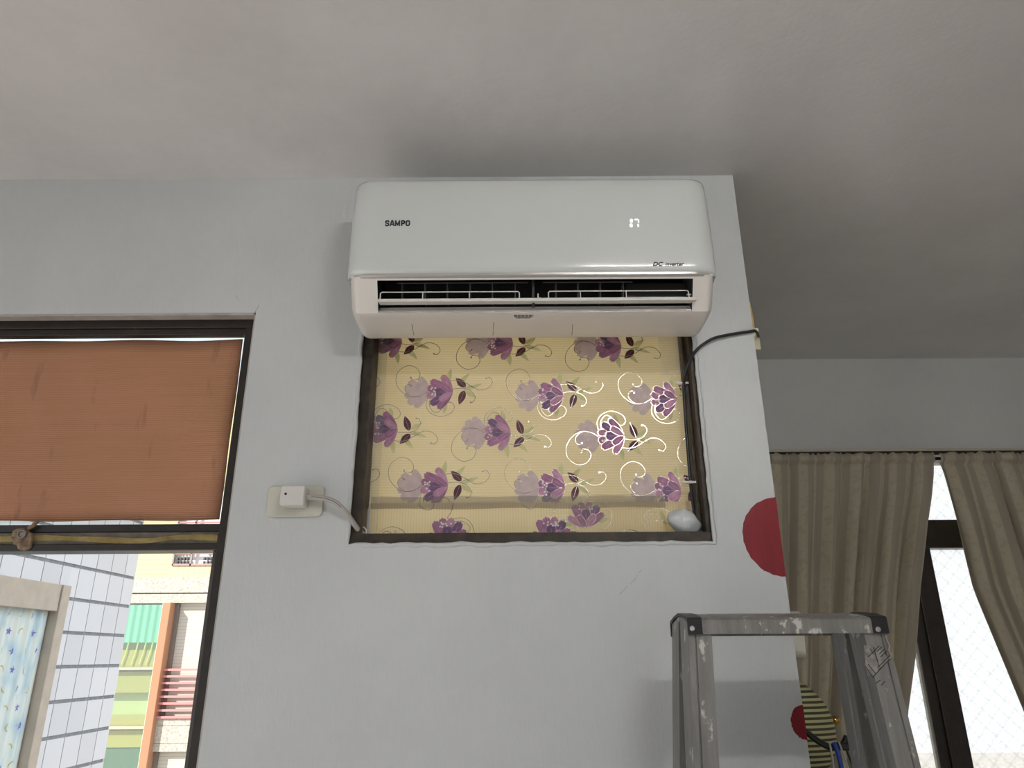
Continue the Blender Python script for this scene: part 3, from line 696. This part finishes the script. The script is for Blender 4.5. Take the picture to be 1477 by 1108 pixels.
def frosted():
    t = NT('patterned_frosted_glass')
    v = t.n('ShaderNodeTexVoronoi', feature='DISTANCE_TO_EDGE'); v.inputs['Scale'].default_value = 62; t.l(t.coords((1, .2, 1)), v.inputs['Vector'])
    lat = []
    for ang in (45, -45):
        wv = t.n('ShaderNodeTexWave', wave_type='BANDS', bands_direction='X'); wv.inputs['Scale'].default_value = 7; wv.inputs['Distortion'].default_value = .7; wv.inputs['Detail'].default_value = 1; wv.inputs['Detail Scale'].default_value = 6
        t.l(t.coords((1, 1, 1), (0, R(ang), 0)), wv.inputs['Vector']); lat.append(t.ramp(wv.outputs['Fac'], [(.03, (.95, .945, .93)), (.14, (1, .995, .985))]))
    c1 = t.ramp(v.outputs['Distance'], [(.015, (.90, .90, .92)), (.05, (1, 1, 1))])
    c2 = t.mix(1, lat[0], lat[1], 'MULTIPLY')
    cc = t.mix(1, c1, c2, 'MULTIPLY')
    tl = t.n('ShaderNodeBsdfTranslucent'); t.l(cc, tl.inputs[0])
    tr = t.n('ShaderNodeBsdfTransparent'); t.l(cc, tr.inputs[0])
    m1 = t.n('ShaderNodeMixShader'); m1.inputs[0].default_value = .84; t.l(tl.outputs[0], m1.inputs[1]); t.l(tr.outputs[0], m1.inputs[2])
    gl = t.n('ShaderNodeBsdfGlossy'); gl.inputs['Roughness'].default_value = .25
    m2 = t.n('ShaderNodeMixShader'); m2.inputs[0].default_value = .04; t.l(m1.outputs[0], m2.inputs[1]); t.l(gl.outputs[0], m2.inputs[2]); t.l(m2.outputs[0], t.out.inputs[0]); return t.m
M['frost'] = frosted()
MB().box(FX0+.05, FX1-.05, YF+.062, YF+.066, 2.028, FZ1-.02).build('pane', M['frost'], win3)
MB().box(FX0+.05, 1.62, YF+.062, YF+.066, FZ0+.05, 1.912).build('pane', M['frost'], win3)
MB().box(1.70, FX1-.05, YF+.058, YF+.062, FZ0+.05, 1.912).build('pane', M['frost'], win3)
o = MB().box(XE, XR, YF-.014, YF, 2.302, 2.324).build('trim_3', mat('cream_trim', (214, 206, 190), .5), bevel=.003); struct(o, 'pale ledge above the curtain track on the far wall', 'trim')
tk = empty('curtain_track', (1.6, 2.99, 2.28)); tag(tk, 'dark curtain rail under the ledge of the far wall', 'curtain rail')
MB().box(XE+.002, XR-.2, 2.992, 3.028, 2.284, 2.302).build('track', f, tk, bevel=.002)
for x in (1.742, 2.6): MB().tube([(x, 2.972, 2.268), (x, 2.985, 2.278), (x, 2.995, 2.288)], .003, 8).build('hook', M['white'], tk, smooth=60)
def curtain_mat():
    t = NT('beige_brocade'); t.b.inputs['Roughness'].default_value = .8
    tc = t.n('ShaderNodeTexCoord'); mp = t.n('ShaderNodeMapping'); t.l(tc.outputs['UV'], mp.inputs[0])
    mp.inputs['Scale'].default_value = (1, 1, 1)
    wv = t.n('ShaderNodeTexWave', wave_type='BANDS', bands_direction='X'); wv.inputs['Scale'].default_value = 4.2; wv.inputs['Distortion'].default_value = 0; t.l(mp.outputs[0], wv.inputs['Vector'])
    ns = t.noise(42, 3, .5, mp.outputs[0]); lf_ = t.ramp(ns, [(.52, (1, 1, 1)), (.60, (.90, .89, .87))])
    band = t.ramp(wv.outputs['Fac'], [(.45, (0, 0, 0)), (.55, (1, 1, 1))])
    base = t.mix(band, lin((198, 190, 170)), lin((178, 168, 152)))
    patt = t.mix(1, base, lf_, 'MULTIPLY'); base = t.mix(band, patt, base)
    t.l(base, t.b.inputs['Base Color'])
    tl = t.n('ShaderNodeBsdfTranslucent'); t.l(base, tl.inputs[0]); mx = t.n('ShaderNodeMixShader'); mx.inputs[0].default_value = .24
    t.l(t.b.outputs[0], mx.inputs[1]); t.l(tl.outputs[0], mx.inputs[2]); t.l(mx.outputs[0], t.out.inputs[0]); return t.m
M['curtain'] = curtain_mat()
def interp(tab, z):
    if z >= tab[0][0]: return tab[0][1]
    for i in range(len(tab)-1):
        if tab[i+1][0] <= z <= tab[i][0]:
            t = (z-tab[i][0])/(tab[i+1][0]-tab[i][0]); return tab[i][1]+(tab[i+1][1]-tab[i][1])*t
    return tab[-1][1]
def curtain(name, left, right, npl, amp, seed, label, pinch):
    rn = random.Random(seed); nu, nv = npl*10, 44; ph = [rn.uniform(-.5, .5) for _ in range(npl+2)]; am = [rn.uniform(.6, 1.25) for _ in range(npl+2)]
    zs = [2.284, 2.280, 2.274, 2.266, 2.258, 2.250, 2.243, 2.236] + [2.236-(2.236-.75)*((k+1)/(nv-7)) for k in range(nv-7)]
    mb = MB(); g = []; uvs = []
    for z in zs:
        x0, x1 = interp(left, z), interp(right, z); row = []; d = 2.25-z
        for i in range(nu+1):
            u = i/nu; q = u*npl; k = int(q); fr_ = q-k; ph_ = ph[k]*(1-fr_)+ph[k+1]*fr_; a_ = am[k]*(1-fr_)+am[k+1]*fr_
            deep = amp*a_*(min(1, .35+max(0, d)*1.6))
            wav = math.sin(2*math.pi*q+ph_*2.2+ .8*math.sin(d*2+k))
            y = 2.962+deep*wav + (.005*math.sin(q*23+seed) if z > 2.24 else 0)
            if 2.244 < z < 2.279: y -= .009
            if 2.2355 < z < 2.244: y += .006
            zz = z + (.004*math.sin(q*17+seed*2)+.003*math.sin(q*31) if z > 2.27 else 0)
            x = x0+(x1-x0)*(u+.010*math.cos(2*math.pi*q+ph_))
            row.append((x, y, zz)); uvs.append((u*npl*.14, z))
        g.append(row)
    mb.loft(g, closed=False)
    o = mb.build(name, M['curtain'], smooth=180, solid=.0015, recalc=False)
    uvl = o.data.uv_layers.new(name='uv')
    for lp in o.data.loops: uvl.data[lp.index].uv = uvs[lp.vertex_index]
    tag(o, label, 'curtain', 'beige curtains on the far wall'); return o
curtain('curtain', [(2.29, .82), (1.0, .78), (.7, .76)], [(2.29, 1.738), (2.24, 1.732), (2.10, 1.690), (2.0, 1.652), (1.75, 1.568), (1.5, 1.498), (1.3, 1.430), (1.12, 1.385), (.7, 1.36)], 9, .028, 3, 'beige patterned curtain hanging left of the gap, behind the ladder', 0)
curtain('curtain', [(2.29, 1.756), (2.24, 1.752), (2.0, 1.768), (1.74, 1.778), (1.485, 1.832), (1.27, 1.875), (1.1, 1.93), (.7, 2.02)], [(2.29, 3.15), (1.0, 3.2), (.7, 3.22)], 13, .036, 8, 'beige patterned curtain hanging right of the gap, at the photo edge', 0)

# ------------------------------------------------------------------ things behind the wall end
def stripes():
    t = NT('striped_fabric'); t.b.inputs['Roughness'].default_value = .8
    wv = t.n('ShaderNodeTexWave', wave_type='BANDS', bands_direction='Z', wave_profile='SIN'); wv.inputs['Scale'].default_value = 22; wv.inputs['Distortion'].default_value = .25; t.l(t.coords(), wv.inputs['Vector'])
    t.l(t.ramp(wv.outputs['Fac'], [(.42, (70, 68, 44)), (.56, (186, 182, 140))]), t.b.inputs['Base Color']); return t.m
cc = Vector((.800, 2.40, 1.290)); rr_ = .150
m_ = MB(); rings = []
for k in range(15):
    a = R(90-180*k/14); rings.append([(cc.x+rr_*math.cos(a)*math.cos(t)*1.0, cc.y+.075*math.sin(a)*1.0, cc.z+rr_*math.cos(a)*math.sin(t) - .02*(1-math.cos(a))*0) for t in [2*math.pi*j/40 for j in range(40)]])
rings[0] = [tuple(Vector(p)+Vector((0, 0, 0))) for p in rings[0]]
sc_ = empty('striped_cover', (cc.x, cc.y, 1.05)); tag(sc_, 'round olive and cream striped fabric cover behind the wall corner', 'fabric cover')
m_.loft(rings).build('cover', stripes(), sc_, smooth=180)
sk_ = []
for k in range(7):
    t = k/6; ring_ = []
    for j in range(36):
        a = 2*math.pi*j/36; rad = (.085+.045*t)*(1+.10*math.sin(j*2.2)*t)
        ring_.append((cc.x+rad*math.cos(a), cc.y+rad*.55*math.sin(a), 1.19-.14*t))
    sk_.append(ring_)
MB().loft(sk_, caps=False).build('gathered_hem', mat('olive_cloth', (120, 116, 84), .85, vary=.15, vscale=30), sc_, smooth=70)
MB().tube([(XE, 2.47, 1.27), (.72, 2.46, 1.28), (.80, 2.43, 1.285)], .012, 10).build('mount', M['black'], sc_, smooth=60)
hk = empty('black_hook', (.78, 2.24, 1.27)); tag(hk, 'black bent hook in front of the striped cover', 'hook')
hp = [(XE, 2.24, 1.345), (.72, 2.24, 1.335), (.79, 2.24, 1.313), (.83, 2.24, 1.283), (.868, 2.24, 1.263), (.90, 2.24, 1.268), (.918, 2.24, 1.290)]
MB().tube(catmull(hp, 6), .0085, 10).build('arm', M['black'], hk, smooth=60)
MB().box(.888, .920, 2.228, 2.252, 1.256, 1.276).build('clamp', M['black'], hk, bevel=.004)
bl = [('blue cord hanging thickest from the black hook', M['blue'], .0062, [(.874, 2.232, 1.276), (.880, 2.231, 1.262), (.886, 2.231, 1.22), (.893, 2.231, 1.10), (.895, 2.232, .95)]),
      ('thin pale grey cord hanging left of the blue cord', M['cord'], .0030, [(.862, 2.230, 1.276), (.864, 2.229, 1.255), (.864, 2.229, 1.19), (.860, 2.230, 1.02)]),
      ('thin white cord hanging right of the blue cord', M['cord'], .0026, [(.888, 2.229, 1.278), (.893, 2.228, 1.258), (.905, 2.228, 1.20), (.925, 2.23, 1.02)]),
      ('thin black cord hanging from the clamp of the black hook', M['black'], .0026, [(.905, 2.226, 1.258), (.915, 2.226, 1.22), (.930, 2.227, 1.16), (.94, 2.23, 1.02)])]
for lab, m, r_, pts in bl: tag(MB().tube(catmull(pts, 6), r_, 10).build('hanging_cord', m, smooth=60), lab, 'cord', 'cords on the black hook')
kb = empty('brass_knob', (.95, 2.60, 1.31)); tag(kb, 'small round brass knob in front of the beige curtain', 'knob')
q = at(1205, 1039, 2.60)
MB().lathe([(.0004, -.013), (.007, -.0115), (.0115, -.006), (.013, 0), (.0115, .006), (.007, .0115), (.0004, .013)], q, 'X', 20).build('ball', M['brass'], kb, smooth=60)
MB().tube([(XE, 2.60, q.z-.03), (q.x-.03, 2.60, q.z-.006), (q.x-.009, 2.60, q.z)], .006, 10).build('stem', mat('dark_brass', (92, 74, 36), .35, metal=1), kb, smooth=60)

# ------------------------------------------------------------------ ceiling lamp behind the camera
LX, LY = .57, -.14
lp = empty('ceiling_lamp', (LX, LY, ZC)); tag(lp, 'white tube lamp on the ceiling above the camera', 'lamp')
MB().box(LX-.30, LX+.30, LY-.035, LY+.035, ZC-.055, ZC).build('base', M['white'], lp, bevel=.006)
for sx in (-1, 1): MB().box(LX+sx*.268-.012, LX+sx*.268+.012, LY-.018, LY+.018, ZC-.15, ZC-.05).build('holder', M['white'], lp, bevel=.004)
dm = mat('lamp_tube', (255, 252, 246), .5, emit=98)
MB().lathe([(.001, -.255), (.024, -.255), (.024, .255), (.001, .255)], (LX, LY, ZC-.122), 'X', 24).build('tube', dm, lp, smooth=40)

# ------------------------------------------------------------------ back window frame and added sun opening (behind the camera)
def plain_window(name, loc, boxes, label):
    e = empty(name, loc); struct(e, label, 'window')
    for bb in boxes: MB().box(*bb).build('frame_bar', f, e, bevel=.003)
plain_window('window_4', (.4, YB-.07, BZ0), [(BX0, BX1, YB-.10, YB-.05, BZ0, BZ0+.05), (BX0, BX1, YB-.10, YB-.05, BZ1-.05, BZ1), (BX0, BX0+.05, YB-.10, YB-.05, BZ0, BZ1), (BX1-.05, BX1, YB-.10, YB-.05, BZ0, BZ1), (BX0, BX1, YB-.10, YB-.05, 1.0, 1.04)], 'dark framed tall window in the wall behind the camera')
plain_window('sun_opening', (XL-.07, -1.5, .06), [(XL-.10, XL-.05, -3.3, .9, .06, .11), (XL-.10, XL-.05, -3.3, .9, 2.25, 2.3), (XL-.10, XL-.05, -3.3, -3.25, .06, 2.3), (XL-.10, XL-.05, .85, .9, .06, 2.3), (XL-.10, XL-.05, -1.53, -1.47, .06, 2.3)], 'unseen dark framed opening added in the left wall to let in sun')  # unseen opening, added and sized so sun bounces off the floor

# ------------------------------------------------------------------ outside: tiled wing
XT, YE = -2.6, 5.192
wt = empty('wall_outside', (XT, 4.0, -3)); struct(wt, 'white tiled wall of the building wing outside the left window')
grout = mat('grey_grout', (150, 150, 152), .9, vary=.1, vscale=40)
TWZ0, TWZ1, TWY0, TWY1 = .55, 1.905, 2.9, 4.43
g = MB()
for y0, y1, z0, z1 in ((1.85, TWY0, -3, 3.0), (TWY0, TWY1, -3, TWZ0), (TWY0, TWY1, TWZ1, 3.0), (TWY1, YE-.006, -3, 3.0)): g.box(XT-.25, XT-.008, y0, y1, z0, z1)
g.build('backing', grout, wt)
def tile_mat():
    t = NT('white_glazed_tile'); t.b.inputs['Roughness'].default_value = .22
    oi = t.n('ShaderNodeObjectInfo'); t.l(t.ramp(oi.outputs['Random'], [(0, (214, 212, 214)), (1, (228, 226, 228))]), t.b.inputs['Base Color']); return t.m
tm = tile_mat()
RP, CP = .1865, .1765; meshes = {}
cols = [5.1925-.1435] ; 
ybounds = [YE, 5.049]
while ybounds[-1] > 1.9: ybounds.append(ybounds[-1]-.1772)
for ci in range(len(ybounds)-1):
    yb, ya = ybounds[ci]-(.004 if ci else 0), ybounds[ci+1]+.004
    for ri in range(-7, 4):
        za, zb = 2.023+RP*(ri)+.010, 2.023+RP*(ri+1)-.010
        if ya < 1.86: continue
        a, b_ = ya, yb; pieces = [(a, b_, za, zb)]
        if b_ > TWY0 and a < TWY1 and zb > TWZ0 and za < TWZ1:
            pieces = []
            if a < TWY0-.01: pieces.append((a, TWY0-.001, za, zb))
            if b_ > TWY1+.01: pieces.append((TWY1+.001, b_, za, zb))
            elif zb > TWZ1+.01: pieces.append((a, b_, TWZ1+.001, zb))
            if b_ > TWY1+.01 and a < TWY1 and zb > TWZ1+.01: pieces.append((a, TWY1+.001, TWZ1+.001, zb))
        for (p0, p1, q0, q1) in pieces:
            key = (round(p1-p0, 4), round(q1-q0, 4))
            if key not in meshes:
                o = MB().box(-.010, 0, 0, p1-p0, 0, q1-q0).build('tile', tm, wt); meshes[key] = o.data
            else:
                o = bpy.data.objects.new('tile', meshes[key]); col.objects.link(o); setparent(o, wt)
            o.location = (XT, p0, q0)
MB().box(XT-.25, XT-.002, YE-.008, YE-.001, -3, 3.0).build('end_face', mat('cream_render', (226, 222, 212), .8), wt)
win6 = empty('window_6', (XT, 4.0, TWZ0)); struct(win6, 'beige framed window in the tiled wing with a star curtain behind', 'window')
be = mat('beige_aluminium', (190, 176, 160), .5, vary=.04, vscale=12)
MB().box(XT-.10, XT+.020, TWY1-.075, TWY1+.005, TWZ0, TWZ1).build('frame_jamb', be, win6, bevel=.003)
MB().box(XT-.10, XT+.020, TWY0-.005, TWY0+.075, TWZ0, TWZ1).build('frame_jamb', be, win6, bevel=.003)
MB().box(XT-.10, XT+.020, 3.79, 3.842, TWZ0, TWZ1).build('frame_mullion', be, win6, bevel=.003)
MB().box(XT-.10, XT+.012, 3.845, TWY1-.080, 1.764, TWZ1).build('header_board', be, win6, bevel=.003)
MB().box(XT-.10, XT+.0135, 3.846, TWY1-.082, 1.760, 1.790).build('header_lip', be, win6, bevel=.002)
MB().box(XT-.10, XT+.020, TWY0, 3.79, 1.764, TWZ1).build('header_board', be, win6, bevel=.003)
MB().box(XT-.10, XT+.020, TWY0, TWY1, TWZ0-.03, TWZ0+.03).build('frame_sill', be, win6, bevel=.003)
sc0 = empty('star_curtain', (XT-.03, 4.0, TWZ0)); tag(sc0, 'pale blue curtain printed with purple stars and yellow moons in the wing window', 'curtain')
def cloud():
    t = NT('cloud_print_fabric'); t.b.inputs['Roughness'].default_value = .8
    v = t.n('ShaderNodeTexVoronoi'); v.inputs['Scale'].default_value = 11; t.l(t.coords((1, 1.4, .7)), v.inputs['Vector'])
    t.l(t.ramp(v.outputs['Distance'], [(.15, (232, 236, 228)), (.5, (222, 232, 228)), (.85, (188, 212, 222))]), t.b.inputs['Base Color']); return t.m
yc0, yc1, zc0, zc1 = 3.0, 4.345, TWZ0+.03, 1.775
def fold(y, z): return XT-.028+.006*math.sin(y*62)*(1-.3*(1.775-z))+.003*math.sin(y*131+1)
g = []
for k in range(13):
    z = zc0+(zc1-zc0)*k/12; g.append([(fold(y, z), y, z) for y in [yc0+(yc1-yc0)*i/150 for i in range(151)]])
MB().loft(g, closed=False).build('fabric', cloud(), sc0, smooth=180, solid=.002)
star, moon = MB(), MB(); rn = random.Random(4)
for r_ in range(12):
    for c_i in range(10):
        y = 3.90+.098*c_i-.5+(.049 if r_ % 2 else 0)+rn.uniform(-.006, .006); z = 1.735-.094*r_+rn.uniform(-.006, .006)
        if not (yc0+.05 < y < yc1-.04 and z > zc0+.05): continue
        pts = []
        if (c_i+r_//2) % 2 == 0:
            a0 = rn.uniform(-.2, .2)
            for k in range(10): rad = .022 if k % 2 == 0 else .0092; a = a0+math.pi/2+k*math.pi/5; pts.append((y+rad*math.cos(a), z+rad*math.sin(a)))
            dst = star
            for k in range(10):
                dst.face([(fold(yy, zz)+.0028, yy, zz) for yy, zz in ((y, z), pts[k], pts[(k+1) % 10])])
        else:
            a0 = rn.uniform(0, 6.28); o_, i_ = [], []
            for k in range(9):
                a = -1.25+2.5*k/8; o_.append((y+.022*math.cos(a+a0), z+.022*math.sin(a+a0))); i_.append((y+(-.0075*math.cos(a0))+.0225*math.cos(a*.93+a0), z-.0075*math.sin(a0)+.0225*math.sin(a*.93+a0)))
            for k in range(8): moon.face([(fold(yy, zz)+.0028, yy, zz) for yy, zz in (o_[k], o_[k+1], i_[k+1], i_[k])])
star.build('star_print', mat('purple_print', (124, 118, 190), .7), sc0, recalc=False); moon.build('moon_print', mat('yellow_print', (206, 190, 110), .7), sc0, recalc=False)
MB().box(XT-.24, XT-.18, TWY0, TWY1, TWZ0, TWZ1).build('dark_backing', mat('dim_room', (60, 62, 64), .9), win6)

# ------------------------------------------------------------------ outside: building across the alley
bd = empty('apartment_building', (-6, 14, -3)); tag(bd, 'cream apartment building with green glass and shutters across the alley', 'building')
YF2 = 14.0
def siding(name, axis, scale, c):
    t = NT(name); t.b.inputs['Roughness'].default_value = .7
    wv = t.n('ShaderNodeTexWave', wave_type='BANDS', bands_direction=axis, wave_profile='SAW'); wv.inputs['Scale'].default_value = scale; t.l(t.coords(), wv.inputs['Vector'])
    t.l(t.ramp(wv.outputs['Fac'], [(.0, tuple(v*.80 for v in c)), (.18, c), (.9, c)]), t.b.inputs['Base Color']); t.bump(wv.outputs['Fac'], .4, .01); return t.m
def granite():
    t = NT('speckled_stone'); t.b.inputs['Roughness'].default_value = .7
    t.l(t.ramp(t.noise(26, 3, .7), [(.35, (158, 150, 138)), (.5, (184, 177, 164)), (.7, (198, 192, 180))]), t.b.inputs['Base Color']); return t.m
cream = siding('cream_siding', 'Z', 3.6, (206, 195, 152)); creamv = siding('cream_ribs', 'X', 3.2, (206, 195, 152)); shut = siding('roller_shutter', 'Z', 5.5, (206, 198, 184)); gran = granite()
pink = mat('pink_steel', (206, 138, 136), .5); copper = mat('copper_brown', (178, 130, 98), .45)
MB().box(-14, 2, YF2+.02, YF2+.6, -3, 6.5).build('core_wall', mat('core_render', (200, 196, 188), .8), bd)
MB().box(-14, -6.32, YF2-.10, YF2+.02, 2.90, 6.5).build('siding_wall', cream, bd)
MB().box(-6.32, -3.4, YF2-.10, YF2+.02, 2.90, 3.125).build('ribbed_panel', creamv, bd)
MB().box(-3.4, 2, YF2-.10, YF2+.02, 2.90, 6.5).build('siding_wall', cream, bd)
MB().box(-6.32, -3.4, YF2-.10, YF2+.02, 4.6, 6.5).build('siding_wall', cream, bd)
uw = MB().box(-6.32, -3.4, YF2-.02, YF2+.01, 3.125, 4.6).build('window', mat('pale_glass', (226, 226, 222), .3), bd)
for z in (3.125, 3.33, 3.52, 3.9): MB().box(-6.30, -3.4, YF2-.13, YF2-.09, z, z+.03).build('frame_bar', pink, uw)
for x in (-6.31, -5.98, -4.9): MB().box(x, x+.03, YF2-.13, YF2-.09, 3.125, 4.6).build('frame_bar', mat('grey_bar', (150, 140, 136), .5), uw)
for z0 in (3.155, 3.225, 3.38, 3.55, 3.62):
    for x0, n_ in ((-6.24, 4), (-5.74, 10)):
        gm = MB()
        for k in range(n_): gm.box(x0+k*.062, x0+k*.062+.03, YF2-.11, YF2-.06, z0, z0+.045)
        gm.build('grille_row', mat('grille_dark', (70, 66, 66), .6), uw)
MB().box(-14, 2, YF2-.20, YF2+.02, 2.635, 2.905).build('stone_band', gran, bd)
MB().box(-14, 2, YF2-.17, YF2+.02, 2.605, 2.640).build('joint', mat('joint_dark', (110, 104, 98), .8), bd)
MB().box(-14, 2, YF2-.20, YF2+.02, 2.455, 2.610).build('stone_band', gran, bd)
MB().box(-6.262, -6.118, YF2-.34, YF2+.02, -3, 2.455).build('column', copper, bd, bevel=.01)
MB().box(-6.118, -6.055, YF2-.14, YF2+.02, -3, 2.455).build('shutter_guide', mat('guide_grey', (120, 108, 100), .5), bd)
MB().box(-6.055, -3.2, YF2-.06, YF2+.02, .53, 2.455).build('shutter', shut, bd)
MB().box(-6.055, -3.2, YF2-.06, YF2+.02, -3, .04).build('shutter', shut, bd)
for k in range(8):
    z = .553+.1085*k; MB().box(-6.17, -3.2, YF2-.24, YF2-.19, z, z+.034).build('rail_bar', pink, bd)
MB().box(-6.19, -6.155, YF2-.24, YF2-.19, .54, 1.35).build('rail_post', pink, bd)
for z0, z1 in ((.44, .55), (.166, .435), (.036, .162)): MB().box(-6.118, -3.2, YF2-.20, YF2+.02, z0, z1).build('stone_band', gran, bd)
def green_glass():
    t = NT('green_tinted_glass'); tr = t.n('ShaderNodeBsdfTransparent'); tr.inputs[0].default_value = (.90, .97, .92, 1); gl = t.n('ShaderNodeBsdfGlossy'); gl.inputs['Roughness'].default_value = .05
    m = t.n('ShaderNodeMixShader'); m.inputs[0].default_value = .14; t.l(tr.outputs[0], m.inputs[1]); t.l(gl.outputs[0], m.inputs[2]); t.l(m.outputs[0], t.out.inputs[0]); return t.m
gg = green_glass()
gw = MB().box(-10.4, -6.30, YF2-.01, YF2+.015, -3, 2.455).build('window', mat('pale_inner_wall', (210, 204, 150), .8), bd)
for z0, z1 in ((1.365, 2.455), (.43, 1.335), (-1.0, .395)): MB().box(-10.4, -6.30, YF2-.235, YF2-.225, z0, z1).build('pane', gg, gw)
lightbar = mat('pale_copper_bar', (230, 186, 156), .45)
for z0, z1 in ((1.333, 1.372), (.392, .436)): MB().box(-10.4, -6.262, YF2-.27, YF2-.18, z0, z1).build('transom', lightbar, gw)
MB().box(-6.30, -6.262, YF2-.26, YF2-.02, -3, 2.455).build('edge_strip', mat('mint_strip', (200, 232, 214), .5), gw)
olive = mat('olive_panel', (196, 174, 104), .7)
for z0, z1 in ((1.375, 1.66), (.96, 1.30), (.44, .60), (.10, .36)): MB().box(-10.3, -6.33, YF2-.16, YF2-.02, z0, z1).build('inner_panel', olive, gw)
MB().box(-10.3, -6.33, YF2-.14, YF2-.02, -.9, .09).build('inner_panel', mat('dark_green_panel', (92, 120, 104), .7), gw)
cz = []
for k in range(9):
    z = 1.40+(2.42-1.40)*k/8; cz.append([(x, YF2-.185+.018*math.sin(x*48), z if k else z+.05*abs(math.sin(x*12))) for x in [-8.2+(1.87)*i/110 for i in range(111)]])
MB().loft(cz[3:], closed=False).build('inner_curtain', mat('teal_sheer', (150, 208, 184), .8), gw, smooth=180)
for x in (-6.40, -6.52, -6.66, -6.83, -6.98): MB().tube([(x, YF2-.19, 1.78), (x-.02, YF2-.19, 1.60), (x-.06, YF2-.19, 1.42)], .012, 6).build('curtain_fold', mat('yellow_fold', (232, 224, 130), .7), gw)
MB().box(-30, 30, 1.9, 40, -3.1, -3.0).build('ground', mat('alley_paving', (176, 172, 166), .8, vary=.1), None)
g_ = bpy.data.objects['ground']; struct(g_, 'pale alley ground between the buildings', 'ground')
MB().box(-30, 30, -40, -3.96, -3.1, -3.0).build('ground', mat('yard_paving', (176, 172, 166), .8, vary=.1), None)
struct(bpy.data.objects['ground.001'], 'pale ground behind the room', 'ground')

# hairline marks in the wall paint
wf = bpy.data.objects['wall_front']; mk = mat('paint_crack', (150, 150, 148), .8)
for pts in (((893, 858), (900, 851), (905, 846)), ((909, 842), (916, 836), (919, 829)), ((920, 827), (926, 822)), ((366, 452), (371, 446), (373, 440)), ((339, 426), (342, 430), (344, 432))):
    MB().tube([at(px, py, 1.6998) for px, py in pts], .0004, 5).build('paint_crack', mk, wf)
for o in bpy.data.objects:
    if o.name.split('.')[0] in ('star_print', 'moon_print', 'printed_pattern', 'barcode', 'sticker_print', 'grille_row'): o['kind'] = 'stuff'
